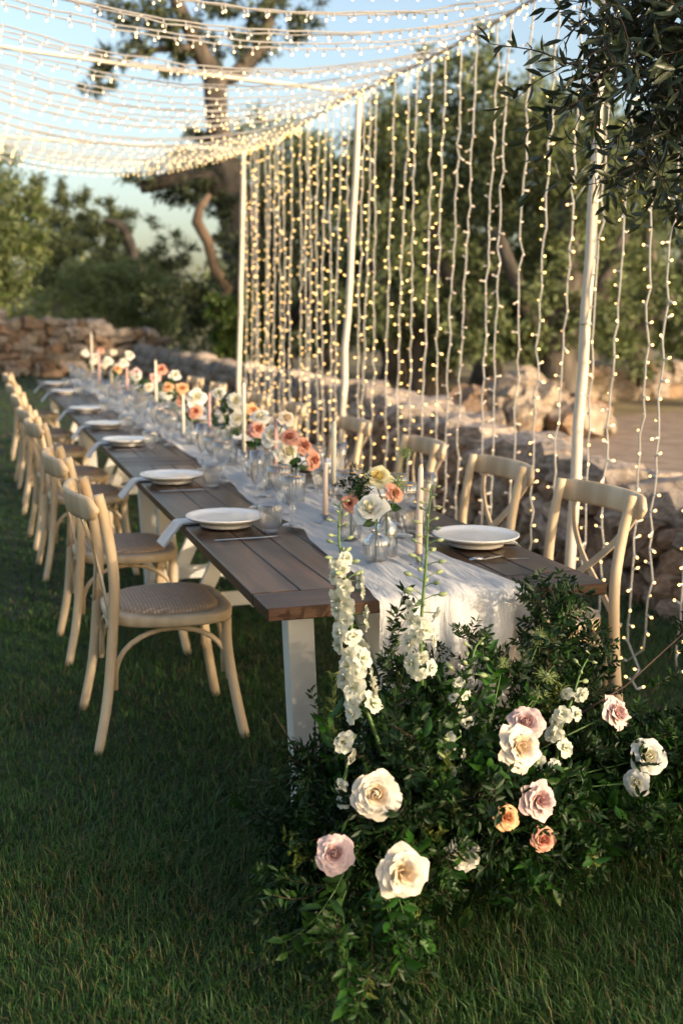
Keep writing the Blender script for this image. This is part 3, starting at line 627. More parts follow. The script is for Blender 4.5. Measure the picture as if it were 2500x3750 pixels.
# ------------------------------------------------------------------ cross-back chairs
def make_chair(label):
    t = thing('crossback_chair', label, 'chair'); parts = []
    def part(n, m, mt, sm=True): o = m.build(n, M[mt], t, sm); parts.append(o); return o
    # seat outline
    def out(a, gx=1, gy=1):
        c, s = math.cos(a), math.sin(a); e = .55; x = abs(c)**e*(1 if c >= 0 else -1); y = abs(s)**e*(1 if s >= 0 else -1)
        wd = .235 if x > 0 else .235-.04*(-x); return x*.215*gx, y*wd*gy
    n = 40; m = MB(); prof = [(1, .425), (1.02, .43), (1.02, .455), (1, .46), (.80, .462), (.79, .455)]
    for g, z in prof:
        for j in range(n): x, y = out(2*math.pi*j/n, g, g); m.v.append((x, y, z))
    for i in range(len(prof)-1):
        for j in range(n): m.f.append((i*n+j, i*n+(j+1) % n, (i+1)*n+(j+1) % n, (i+1)*n+j)); m.m.append(0)
    m.f.append(tuple(range(n))[::-1]); m.m.append(0)
    part('seat_frame', m, 'wood')
    m = MB(); prof = [(.805, .458), (.80, .470), (.76, .479), (.6, .486), (.3, .489), (.02, .490)]
    for g, z in prof:
        for j in range(n): x, y = out(2*math.pi*j/n, g, g); m.v.append((x, y, z))
    for i in range(len(prof)-1):
        for j in range(n): m.f.append((i*n+j, i*n+(j+1) % n, (i+1)*n+(j+1) % n, (i+1)*n+j)); m.m.append(0)
    part('woven_seat', m, 'rattan')
    def sm(pts, k=4):   # catmull-rom
        pts = [Vector(p) for p in pts]; P = [pts[0]]+pts+[pts[-1]]; o = []
        for i in range(1, len(P)-2):
            for j in range(k):
                u = j/k; a, b, c, d = P[i-1], P[i], P[i+1], P[i+2]; o.append(.5*((2*b)+(c-a)*u+(2*a-5*b+4*c-d)*u*u+(3*b-a-3*c+d)*u**3))
        o.append(pts[-1]); return o
    for s in (-1, 1):
        m = MB(); pp = sm([(-.275, s*.225, 0), (-.235, s*.212, .2), (-.212, s*.205, .44), (-.205, s*.206, .6), (-.222, s*.208, .75), (-.25, s*.21, .885)], 4); m.tube(pp, [.0165+.002*math.sin(min(1, i/len(pp))*3.1) for i in range(len(pp))], 12); part('back_post', m, 'wood')
        m = MB(); pp = sm([(.235, s*.225, 0), (.205, s*.205, .16), (.182, s*.188, .32), (.18, s*.182, .43)], 4); m.tube(pp, .018, 12); part('front_leg', m, 'wood')
        m = MB(); pts = []
        for i in range(17):
            a = math.pi*i/16; x = -.205*math.cos(a)+(-.012); z = .235+.175*math.sin(a)**.8
            if i == 0 or i == 16: z = .21
            pts.append((x*.95, s*.185, z))
        m.tube(pts, .0095, 8); part('arched_stretcher', m, 'wood')
    for x0 in (-.205, .172):
        m = MB(); pts = []
        for i in range(15):
            a = math.pi*i/14; pts.append((x0, -.165*math.cos(a), (.255 if 0 < i < 14 else .23)+.155*math.sin(a)**.8))
        m.tube(pts, .009, 8); part('arched_stretcher', m, 'wood')
    # crest rail: bent board with rounded ends, outside the posts
    m = MB(); N = 20; sec = 10
    for i in range(N+1):
        u = -1+2*i/N; y = u*.262; bx = -.262-.062*(1-u*u); hz = .042*(1-abs(u)**8)**.5+.006; hz = min(hz, .042)
        for j in range(sec):
            a = 2*math.pi*j/sec; ca, sa = math.cos(a), math.sin(a); ca = abs(ca)**.5*(1 if ca > 0 else -1); sa = abs(sa)**.6*(1 if sa > 0 else -1)
            m.v.append((bx-.002+ca*.0115-sa*hz*.12, y, .842+sa*hz))
    for i in range(N):
        for j in range(sec): m.f.append((i*sec+j, i*sec+(j+1) % sec, (i+1)*sec+(j+1) % sec, (i+1)*sec+j)); m.m.append(0)
    m.f += [tuple(range(sec))[::-1], tuple(N*sec+j for j in range(sec))]; m.m += [0, 0]
    part('crest_rail', m, 'wood')
    # X straps: flat bent strips
    for s in (-1, 1):
        m = MB(); pp = sm([(-.292, s*.185, .855), (-.288, s*.182, .80), (-.262, s*.135, .72), (-.240, s*.045, .63), (-.228, -s*.09, .53), (-.222, -s*.215, .425)], 5)
        vs = []
        for i, p in enumerate(pp):
            q = pp[min(i+1, len(pp)-1)]-pp[max(i-1, 0)]; q.normalize(); nrm = Vector((1, 0, 0)); nrm = (nrm-q*nrm.dot(q)).normalized(); sd_ = q.cross(nrm); off_ = nrm*(s*.004)
            for a, b in ((-1, -1), (1, -1), (1, 1), (-1, 1)): vs.append(p+off_+sd_*a*.0125+nrm*b*.0035)
        k = len(pp); m.add(vs, [(i*4+j, i*4+(j+1) % 4, (i+1)*4+(j+1) % 4, (i+1)*4+j) for i in range(k-1) for j in range(4)]+[(3, 2, 1, 0), ((k-1)*4, (k-1)*4+1, (k-1)*4+2, (k-1)*4+3)])
        part('cross_strap', m, 'wood', False)
    m = MB()
    for s in (-1, 1):
        for (x, y, z) in ((-.299, s*.185, .845), (-.232, s*.213, .438)): m.tube([(x+.003, y, z), (x-.003, y, z)], .006, 8)
    part('screws', m, 'screw')
    return t, parts
LC = [1.27, 2.26, 3.80, 4.66, 5.95, 7.25, 9.2]
LLB = ['nearest cross-back chair on the open left side of the table', 'second cross-back chair from the front on the left side', 'third cross-back chair from the front on the left side', 'fourth cross-back chair from the front on the left side', 'fifth cross-back chair from the front on the left side', 'sixth cross-back chair from the front on the left side', 'farthest cross-back chair on the left side']
ch, parts = make_chair(LLB[0]); ch.location = (-.515, LC[0], 0); ch.rotation_euler = (0, 0, R(1)); ch['group'] = 'cross-back chairs along the open left side'
for i in range(1, 7): copy_tree(ch, parts, (-.53+random.uniform(-.02, .01), LC[i], 0), R(random.uniform(-3, 3)), LLB[i])
RC = [.80, 1.56, 2.40, 3.52, 4.78, 5.75, 7.25, 8.3]
RLB = ['nearest cross-back chair on the curtain side, at the table corner', 'second cross-back chair from the front on the curtain side', 'third cross-back chair from the front on the curtain side', 'fourth cross-back chair from the front on the curtain side', 'fifth cross-back chair from the front on the curtain side', 'sixth cross-back chair from the front on the curtain side', 'seventh cross-back chair from the front on the curtain side', 'farthest cross-back chair on the curtain side']
for i, y in enumerate(RC):
    c = copy_tree(ch, parts, (.69+(.03 if i > 2 else 0), y, 0), math.pi+R([3, 2, -2, 3, -3, 2, -2, 2][i]), RLB[i]); c['group'] = 'cross-back chairs along the curtain side'

# ------------------------------------------------------------------ place settings
pm = MB(); pm.lathe([(0, .003), (.080, .0), (.088, .002), (.088, .010), (.096, .014), (.122, .024), (.134, .031), (.136, .034), (.1355, .0365), (.132, .037), (.118, .033), (.092, .030), (.05, .029), (0.0001, .029)], 64, ribs=64, amp=.004, rz=(.03, .0366)); PLATE = pm.mesh('plate', M['china'])
tm = MB(); tm.lathe([(.0001, .004), (.024, .004), (.027, .0), (.029, .006), (.033, .03), (.038, .06), (.041, .092), (.0400, .093), (.037, .06), (.031, .03), (.026, .012), (.0001, .011)], 96, ribs=24, amp=.07, rz=(.02, .08)); TUMB = tm.mesh('tumbler', M['glass'])
gm = MB(); gm.lathe([(.0001, .003), (.034, .0), (.036, .002), (.030, .006), (.008, .010), (.0055, .022), (.006, .045), (.0115, .053), (.0125, .060), (.009, .067), (.0075, .072), (.014, .080), (.029, .103), (.038, .130), (.0425, .172), (.0415, .1725), (.036, .130), (.026, .103), (.0001, .084)], 96, ribs=24, amp=.07, rz=(.079, .16)); GOB = gm.mesh('goblet_glass', M['glass'])
rm = MB(); rm.lathe([(.0420, .171), (.0430, .171), (.0430, .1735), (.0420, .1735), (.0420, .171)], 48); RIM = rm.mesh('gold_rim', M['gold'])
fm = MB(); fm.lathe([(.0001, .003), (.030, .0), (.032, .002), (.008, .008), (.005, .02), (.005, .07), (.009, .078), (.020, .10), (.025, .15), (.027, .21), (.0262, .21), (.024, .15), (.018, .10), (.0001, .08)], 48, ribs=16, amp=.03, rz=(.09, .18)); FLU = fm.mesh('flute_glass', M['glass'])
km = MB()
km.grid(lambda u, v: (-.10+.21*u, (v-.5)*(.012 if u < .45 else .016-.010*max(0, (u-.8)/.2)), .003+.0015*math.sin(v*3.14)), 14, 4); KN = km.mesh('knife', M['steel'])
fk = MB()
def forkw(u): return .009 if u < .55 else (.009+.013*(u-.55)/.15 if u < .7 else .022)
fk.grid(lambda u, v: (-.09+.14*u, (v-.5)*.8*(forkw(u) if u < .95 else .02), .003+.010*math.sin(min(1, u*1.0)*3.14)*(u > .55)), 14, 3)
for j in range(4): fk.tube([(.05, -.0085+j*.0057, .006), (.075, -.0085+j*.0057, .008), (.095, -.0085+j*.0057, .003)], [.0016, .0016, .0008], 5)
FK = fk.mesh('fork', M['steel'])
def napkin_mesh(s):
    m = MB()
    def f(u, v):
        t_ = u*.27; y = (v-.5)*(.085+.015*u)
        if t_ < .16: x, z = t_, .0026+.001*math.sin(v*9)
        else:
            d = t_-.16; x = .16+d*.62; z = .004-max(0, d-.006)*.72
        return (s*x, y+.01*math.sin(u*3), z)
    m.grid(f, 22, 6)
    def f2(u, v): p = f(u, v); return (p[0]+s*.0035*(u > .6), p[1]+.004, p[2]+.004)
    m.grid(f2, 22, 6); return m.mesh('napkin', M['linen'])
NAPL, NAPR = napkin_mesh(-1), napkin_mesh(1)
def tt(o, label, cat, group): return tag(o, label, cat, group)
SIDE = [('left', -1, [1.05, 2.07, 3.50, 4.46, 5.71, 7.74, 9.0]), ('curtain', 1, [.535, 1.45, 2.35, 3.45, 4.75, 5.7, 7.2, 8.3])]
for sn, s, ysl in SIDE:
    for i, y in enumerate(ysl):
        w_ = '%s place on the %s side' % (ORD[i], sn); z = .7605; x = s*(.345 if i else .340)
        tt(link('plate', PLATE, None, (x, y, z+.0045)), 'white china plate at the '+w_, 'plate', 'white china plates')
        tt(link('napkin', NAPL if s < 0 else NAPR, None, (x+s*.0-s*.02+s*.0, y+(.095 if s < 0 else .05), z+.001), (0, 0, R(4 if s < 0 else -14))), 'white napkin hanging over the table edge at the '+w_, 'napkin', 'white napkins')
        if s < 0: tt(link('knife', KN, None, (x+.01, y-.225, z), (0, 0, R(3))), 'steel knife at the '+w_, 'knife', 'steel knives')
        if s > 0: tt(link('fork', FK, None, (x-.02, y-.205, z), (0, 0, R(172))), 'steel fork at the '+w_, 'fork', 'steel forks')
        gl = [('tumbler', TUMB, -.22 if s < 0 else .24, -.13 if s < 0 else .25), ('goblet', GOB, -.135 if s < 0 else .155, -.10 if s < 0 else .15), ('goblet', GOB, -.115 if s < 0 else .20, .14 if s < 0 else .34)]
        if s > 0: gl.append(('flute', FLU, .245, .18))
        else: gl.append(('flute', FLU, -.16, .28))
        gl.append(('goblet', GOB, s*.075, .52 if s < 0 else .46))
        for k, (nm, me, gx, gy) in enumerate(gl):
            if i: gx += random.uniform(-.02, .02); gy += random.uniform(-.03, .03)
            lb = {0: 'short ribbed glass tumbler', 1: 'ribbed stem goblet nearest the plate', 2: 'ribbed stem goblet farther along', 3: 'slim ribbed champagne flute', 4: 'ribbed stem goblet beside the runner middle'}[k]
            if nm == 'goblet':
                t = thing('goblet', lb+' at the '+w_, 'goblet', (gx, y+gy, z+.001 if abs(gx) > .2 else z+.011), random.random()*6, 'ribbed goblets'); link('goblet_glass', me, t); link('gold_rim', RIM, t)
            else: tt(link(nm, me, None, (gx, y+gy, z+(.001 if abs(gx) > .2 else .011)), (0, 0, random.random()*6)), lb+' at the '+w_, nm, 'ribbed %ss' % nm)

# ------------------------------------------------------------------ candles
def candle(x, y, ztop, col, base, label, zh):
    t = thing('taper_candle', label, 'candle', (x, y, .769), group='taper candles down the table')
    m = MB(); hb = zh; H = ztop-.769-.02; m.tube([(0, 0, hb), (0, 0, hb+(H-hb)*.5), (0, 0, H-.01), (0, 0, H)], [.0100, .0088, .0074, .0035], 16); m.build('wax', M[col], t)
    m = MB(); m.tube([(0, 0, H), (.001, 0, H+.01), (.003, 0, H+.02)], .0014, 5); m.build('wick', M['wick'], t)
    ct = {'waxw': 'ivory', 'waxp': 'pink', 'waxb': 'blush'}[col]
    hm = MB()
    if base == 'tall': hm.lathe([(.0001, .001), (.036, 0), (.036, .006), (.014, .012), (.010, .03), (.017, .045), (.010, .055), (.014, .07), (.018, hb+.012), (.013, hb+.012), (.012, hb-.005), (.0001, hb-.006)], 32, ribs=8, amp=.06)
    else: hm.lathe([(.0001, .001), (.034, 0), (.034, .004), (.028, .008), (.017, .012), (.017, hb+.014), (.0125, hb+.014), (.0125, .012), (.0001, .012)], 32, ribs=8, amp=.05)
    o = hm.build('candle_holder', M['glass'], None); o.location = (x, y, .769); tag(o, 'glass candle holder under the %s' % label, 'candle holder', 'glass candle holders')
CN = [(-.005, .998, .994, 'waxb', 'low', 'short blush candle in a clear holder behind the front vases', .012), (.085, 1.18, 1.119, 'waxw', 'tall', 'tall ivory candle right of the short blush one', .09), (.03, .262, 1.08, 'waxb', 'low', 'blush candle nearest the table end, behind the flower spire', .03),
      (0, 1.66, 1.094, 'waxp', 'tall', 'pink candle among the white and coral roses', .06), (0, 2.19, 1.20, 'waxw', 'tall', 'tallest ivory candle in the middle of the first table', .09), (.0, 2.93, 1.11, 'waxp', 'low', 'pink candle left of the leafy posy', .02),
      (0, 3.66, 1.05, 'waxw', 'low', 'short ivory candle beside the coral rose', .02), (.0, 4.63, 1.21, 'waxw', 'tall', 'ivory candle above the blush roses', .08), (.03, 6.27, 1.09, 'waxp', 'low', 'pink candle near the start of the farthest table', .02),
      (0, 7.05, 1.05, 'waxb', 'low', 'short blush candle near the far end', .02), (-.02, 7.85, 1.19, 'waxp', 'tall', 'slim pink candle second from the far end', .07), (0, 8.68, 1.34, 'waxw', 'tall', 'very tall ivory candle at the far end', .11)]
for c in CN: candle(*c)

# ------------------------------------------------------------------ flowers
def petal_fn(t, az, seed, style):
    """t 0 inner .. 1 outer; unit radius rose; returns fn(u,v)"""
    rr = random.Random(seed); wd = (1.55-.85*t)*(1+rr.uniform(-.15, .15)); rt_ = .03+.93*t**.92; ht = .64-.38*t**1.7; rb = .03+.12*t
    if style == 'garden' and t < .6: wd *= .6; rt_ = .12+.62*t/.6*.9+rr.uniform(-.03, .03); ht = .66+rr.uniform(-.08, .08)
    curl = max(0, t-.45)*.42; rip = .035+.06*t; n1 = rr.uniform(6, 11); n2 = rr.random()*6; ph = rr.random()*6; pt = rr.uniform(.04, .14)*(t > .5)
    def f(v, u):      # v: along, u: across (0..1)
        s = 2*u-1; vv = v*(1-.16*s**4*(1)+pt*(1-abs(s))**2)
        r = rb+(rt_-rb)*(vv**1.15)+.02*s*s*(t > .3)+.10*max(0, 1-t*1.6)*math.sin(math.pi*min(1, vv)); z = ht*(1-(1-min(vv, 1))**1.9)
        if vv > .72: z -= curl*(vv-.72)**1.3*1.9*(1+.5*abs(s)); r += curl*(vv-.72)*.6
        r += rip*.5*math.sin(ph+s*5)*vv**3; z += rip*math.sin(ph*2+s*4.2)*vv**3+.022*math.sin(n1*s+n2)*(v > .9)
        a = az+s*wd*(.55+.45*vv)*(1 if vv < .8 else 1-.5*(vv-.8)); rs = r+(.045-.02*t)*s  # spiral overlap
        return (rs*math.cos(a), rs*math.sin(a), z)
    return f
def rose_set(style, n, nu=5, nv=6):
    out = []
    for i in range(n):
        t = (i/(n-1)); az = i*2.4+.3
        if style == 'garden' and t < .5: az = (i % 4)*math.pi/2+i*.13
        m = MB(); m.grid(petal_fn(t, az, i*7+(3 if style == 'garden' else 0), style), nu, nv); out.append(m.mesh('petal', P_['cream']))
    return out
PSET = {'spiral': rose_set('spiral', 40), 'garden': rose_set('garden', 34)}
def bloom_mesh(style, n, seed, nu=4, nv=5):
    m = MB()
    for i in range(n):
        t = i/(n-1); az = i*2.4+seed; m.grid(petal_fn(t, az, i*5+seed*31, style), nu, nv, 0 if t > .4 else 1)
    sp = MB()
    return m
sepal = MB()
for k in range(5):
    a = k*1.2566; sepal.add([(0, 0, -.05), (.25*math.cos(a-.3), .25*math.sin(a-.3), -.03), (.6*math.cos(a), .6*math.sin(a), -.12), (.25*math.cos(a+.3), .25*math.sin(a+.3), -.03)], [(0, 1, 2, 3)])
sepal.tube([(0, 0, -.22), (0, 0, -.05)], [.06, .14], 8); SEP = sepal.mesh('calyx', M['stem'])
def rose(name, label, pos, face, Rr, col, style, stem_to=None, spin=0):
    t = thing(name, label, 'rose', pos); t.rotation_mode = 'QUATERNION'; t.rotation_quaternion = Vector(face).to_track_quat('Z', 'Y') @ Matrix.Rotation(spin, 3, 'Z').to_quaternion(); t.scale = (Rr,)*3
    ps = PSET[style]; n = len(ps)
    for i, me in enumerate(ps):
        o = link('petal', me, t); o.material_slots[0].link = 'OBJECT'; o.material_slots[0].material = P_[col+'in'] if i/(n-1) < .42 else P_[col]
    link('calyx', SEP, t)
    m = MB(); 
    if stem_to:
        mw = Matrix.LocRotScale(Vector(pos), t.rotation_quaternion, Vector((Rr,)*3)).inverted(); a = Vector((0, 0, -.15)); b = mw @ Vector(stem_to); m.tube([a, a.lerp(b, .4)+Vector((0, 0, -.8)), b], .0022/Rr, 6); m.build('stem', M['stem'], t)
    return t
core_ = Vector((-.1, -.22, .30))
def fc(p, bias=(0, 0, 0)): return (Vector(bias)).normalized()
TC = lambda p: (camp-Vector(p)).normalized()
FL = [('big cream rose at the front left of the floor arrangement, facing the viewer', (-.37, -.477, .478), .053, 'cream', 'spiral', (0, 0, .0)),
      ('small-hearted mauve-pink rose lowest on the left of the arrangement', (-.457, -.47, .354), .043, 'mauve', 'spiral', (-.05, 0, .12)),
      ('large ruffled cream garden rose lowest in the arrangement', (-.357, -.589, .363), .055, 'cream', 'garden', (.2, 0, -.15)),
      ('half-hidden shaded white rose low in the middle of the arrangement', (-.124, -.388, .257), .042, 'white', 'spiral', (.1, 0, -.1)),
      ('small peach-orange rose right of the centre of the arrangement', (-.072, -.489, .389), .030, 'peach', 'spiral', (.3, 0, 0)),
      ('pale mauve ruffled rose beside the small peach rose', (.016, -.463, .403), .046, 'mauve', 'garden', (.5, 0, 0)),
      ('cream rose with pointed outer petals in the upper middle of the arrangement', (-.02, -.429, .518), .055, 'cream', 'garden', (.5, 0, .05)),
      ('mauve rose tucked behind the upper cream rose', (.048, -.345, .530), .046, 'mauve', 'spiral', (.1, .1, .5)),
      ('white rose at the far right of the arrangement', (.371, -.367, .421), .046, 'white', 'spiral', (.25, 0, .1)),
      ('blush mauve rose in profile at the upper right of the arrangement', (.322, -.28, .505), .046, 'mauve', 'garden', (.9, 0, .15)),
      ('dark peach rose in deep shade under the mauve garden rose', (.026, -.482, .322), .030, 'coral', 'spiral', (.3, 0, -.3)),
      ('cream bud rose half covered by leaves under the far right white rose', (.325, -.40, .378), .034, 'white', 'spiral', (-.5, 0, -.1))]
for k, (lb, p, Rr, col, sty, b) in enumerate(FL):
    f = (TC(p)+Vector(b)).normalized(); rose('rose', lb, p, f, Rr, col, sty, core_.lerp(Vector(p), .3), k*1.1)

# delphinium
def floret_mesh(seed, nout=5):
    nout = 5+(seed % 2)
    rr = random.Random(seed); m = MB()
    for k in range(nout+4):
        inner = k >= nout; a0 = k*2*math.pi/nout+(.4 if inner else 0)+rr.uniform(-.1, .1); Ln = (.5 if inner else 1)*rr.uniform(.85, 1.1); el = rr.uniform(.3, .7) if not inner else 1.0; ph = rr.random()*6
        def f(u, v):
            s = 2*v-1; w_ = .46*Ln*math.sin(min(1, u*.92+.12)*math.pi*.86)**.8; r = u*Ln; z = el*r*.6-.35*r*r*(1 if not inner else .1)+.06*math.sin(ph+s*6+u*3)*u
            return (r*math.cos(a0)*.9-s*w_*math.sin(a0), r*math.sin(a0)*.9+s*w_*math.cos(a0), z+.12*s*s*u)
        m.grid(f, 4, 4)
    for k in range(5): a = k*1.256; m.tube([(0, 0, 0), (.10*math.cos(a), .10*math.sin(a), .34)], [.06, .035], 5, 1)
    return m.mesh('floret', [M['dpet'], M['bud']])
FLOR = [floret_mesh(s) for s in range(9)]
bm_ = MB(); bm_.lathe([(.0001, 0), (.28, .12), (.40, .4), (.36, .7), (.16, .95), (.0001, 1.02)], 8); bm_.tube([(0, 0, .3), (.15, 0, -.25), (.12, 0, -.55)], [.12, .09, .03], 5); BUDM = bm_.mesh('bud', M['bud'])
def delph(label, p0, p1, buds, florets, seed, bend=.02):
    """p0 tip, p1 base; buds: count on upper part [t range]; florets: list of (t, angle, size)"""
    rr = random.Random(seed); p0, p1 = Vector(p0), Vector(p1); t = thing('delphinium_stem', label, 'delphinium', p1, group='white delphinium spires'); ax = (p0-p1); n = 12
    side = ax.cross(Vector((0, 1, 0))).normalized()
    def at(q): return ax*q+side*(bend*math.sin(q*3.14)+bend*.4*math.sin(q*9))
    m = MB(); m.tube([at(i/n) for i in range(-2, n+1)], [.0048*(1-.6*max(0, i)/n) for i in range(-2, n+1)], 7); m.build('stem', M['stem'], t)
    tocam = TC(p1)
    sm_ = MB()
    for i in range(buds[0]):
        q = buds[1]+(buds[2]-buds[1])*i/max(1, buds[0]-1); a = i*2.4+seed; sz = .0085+.010*(1-(q-buds[1])/(buds[2]-buds[1]+1e-6))*.9; L = .012+.030*(1-q)*1.2
        d = (side*math.cos(a)+Vector((0, 1, 0))*math.sin(a)*.8+Vector((0, 0, .45))).normalized(); b = at(q); e = b+d*L; sm_.tube([b, b.lerp(e, .6)+Vector((0, 0, .002)), e], .0011, 4, cap=False)
        o = link('bud', BUDM, t, e); o.rotation_mode = 'QUATERNION'; o.rotation_quaternion = (d+Vector((0, 0, -.2))).to_track_quat('Z', 'Y'); o.scale = (sz*.9,)*2+(sz*1.35,)
    for (q, a, sz) in florets:
        d = (side*math.sin(a)+tocam*math.cos(a)*.9+Vector((0, 0, -.08))).normalized(); b = at(q); e = b+d*.020+side*math.sin(a)*.012; sm_.tube([b-d*.002, e], .0012, 4, cap=False)
        o = link('floret', FLOR[rr.randint(0, 8)], t, e); o.rotation_mode = 'QUATERNION'; o.rotation_quaternion = (d+Vector((rr.gauss(0, .2), 0, rr.gauss(0, .2)))).to_track_quat('Z', 'Y') @ Matrix.Rotation(rr.random()*6, 3, 'Z').to_quaternion(); sq_ = rr.uniform(.9, 1.3); o.scale = (sz*sq_, sz*sq_*rr.uniform(.8, 1), sz*sq_)
    sm_.build('pedicels', M['stem'], t)['kind'] = 'stuff'
rr = random.Random(2)
delph('tallest full white delphinium spire on the left of the arrangement', (-.346, -.165, 1.04), (-.325, -.311, .58), (17, .64, 1.0),
      [(.74-.70*i/27, [-.9, .7, -.1, 1.3, -1.4, .3][i % 6]+rr.gauss(0, .25), rr.uniform(.018, .024)+.007*i/27) for i in range(28)], 3)
delph('slender delphinium spire of green buds against the runner', (-.150, -.225, 1.085), (-.19, -.281, .70), (30, .28, 1.0),
      [(.26, -1.2, .020), (.22, .9, .022), (.12, .5, .024), (.08, 1.2, .024), (.10, -.9, .021), (.0, .0, .024), (-.04, .8, .025), (-.06, -.6, .024), (.30, 1.3, .018), (.16, -.3, .024), (.20, .3, .021), (-.1, .2, .024)], 5, .006)
delph('small curved delphinium tip of round buds in the middle of the arrangement', (-.005, -.234, .715), (-.09, -.284, .565), (9, .35, 1.0), [(.3, .3, .014), (.2, -.5, .015), (.1, .6, .016), (.0, 0, .017), (-.1, -.4, .018)], 7, .02)
delph('short delphinium with open white florets at the right of the arrangement', (.27, -.245, .64), (.165, -.30, .45), (5, .7, 1.05), [(.62, -.5, .021), (.55, .8, .018), (.4, -.6, .023), (.33, .2, .022), (.22, .7, .022), (.12, .2, .02), (0.02, -.5, .030), (.08, .9, .019)], 9, .01)
delph('loose white delphinium florets low in the middle leaves', (-.12, -.36, .53), (-.17, -.39, .43), (2, .8, 1.0), [(.9, .8, .02), (.6, .4, .021), (.3, -.6, .019), (.7, -.9, .017), (0, .3, .02)], 12)
delph('drooping white delphinium florets on the left near the table leg', (-.375, -.34, .55), (-.385, -.37, .42), (2, .9, 1.0), [(.95, .3, .024), (.7, -.4, .02), (.25, .1, .021), (.0, .5, .022)], 15)
delph('white delphinium florets partly hidden beside the mauve roses', (.10, -.34, .46), (.13, -.37, .42), (1, .9, 1.0), [(.9, .3, .02), (.3, -.6, .019), (.1, .8, .02)], 18)

# nigella
def nigella(label, p, r, seed, stem_to):
    rr = random.Random(seed); t = thing('nigella_head', label, 'nigella', p, group='feathery nigella heads'); m = MB(); m.lathe([(.0001, -.35*r), (.22*r, -.15*r), (.27*r, .1*r), (.15*r, .3*r), (.0001, .34*r)], 8); m.build('seed_pod', M['bud'], t)
    m = MB()
    for i in range(90):
        d = Vector((rr.gauss(0, 1), rr.gauss(0, 1), rr.gauss(.15, .8))).normalized(); L = r*rr.uniform(.6, 1.15); b = d*r*.2; e = d*L+Vector((rr.gauss(0, .12), rr.gauss(0, .12), rr.gauss(0, .12)))*r
        m.tube([b, b.lerp(e, .55)+Vector((0, 0, .06*r)), e], [.0009, .0007, .0003], 3, cap=False)
    m.build('bracts', M['nig'], t)['kind'] = 'stuff'
    m = MB(); s = Vector(stem_to)-Vector(p); m.tube([(0, 0, 0), s*.5+Vector((0, 0, .01)), s], .0015, 5); m.build('stem', M['stem'], t)
nigella('pale nigella head at the top right of the arrangement', (.165, -.192, .688), .034, 1, (.08, -.22, .5))
nigella('green nigella head below the pale one', (.151, -.256, .61), .030, 2, (.08, -.25, .45))
nigella('lowest green nigella head in the arrangement', (.12, -.27, .575), .026, 3, (.05, -.25, .45))
nigella('small nigella head near the drape of the runner', (.05, -.22, .64), .020, 4, (.0, -.25, .45))
nigella('feathery nigella head right of the yellow rose', (.06, .50, .972), .036, 5, (-.0, .43, .84))
nigella('highest feathery nigella head above the table flowers', (.06, .45, 1.068), .028, 6, (.0, .43, .84))
nigella('feathery nigella head left of the yellow rose', (0, .66, .944), .032, 7, (-.03, .6, .85))

# foliage sprays
GUARD = [(Vector(p), Rr*1.02+.006, .55 if lb.startswith(('half', 'cream bud', 'dark')) else 1) for lb, p, Rr, *_ in FL]
for a_, b_, r_ in [((-.346, -.165, .98), (-.325, -.33, .56), .035), ((-.15, -.23, 1.05), (-.19, -.29, .68), .03), ((.27, -.25, .62), (.165, -.31, .44), .035), ((-.005, -.234, .70), (-.09, -.29, .58), .02), ((.165, -.192, .688), (.12, -.27, .575), .03), ((-.34, .25, .66), (-.30, .25, .10), .035), ((-.04, -.03, .68), (.18, -.03, .66), .055), ((.94, .56, .62), (.97, .56, .25), .035)]:
    for i_ in range(7): GUARD.append((Vector(a_).lerp(Vector(b_), i_/6), r_, .72 if r_ == .035 and b_[1] > 0 else .85))
grr = random.Random(77)
def clear(p, d, s):
    for g, r_, pr in GUARD:
        ln = (camp-g).normalized()
        for f_ in (.0, .07, .13, .19):
            q = p+d*f_*s-g; a_ = q.dot(ln)
            if -.03 < a_ < 1.5 and (q-ln*a_).length < r_+.022 and grr.random() < pr: return False
            b_ = q.dot(sd)
            if pr == 1 and -.02 < b_ < .3 and (q-sd*b_).length < r_+.012 and grr.random() < .55: return False
    return True
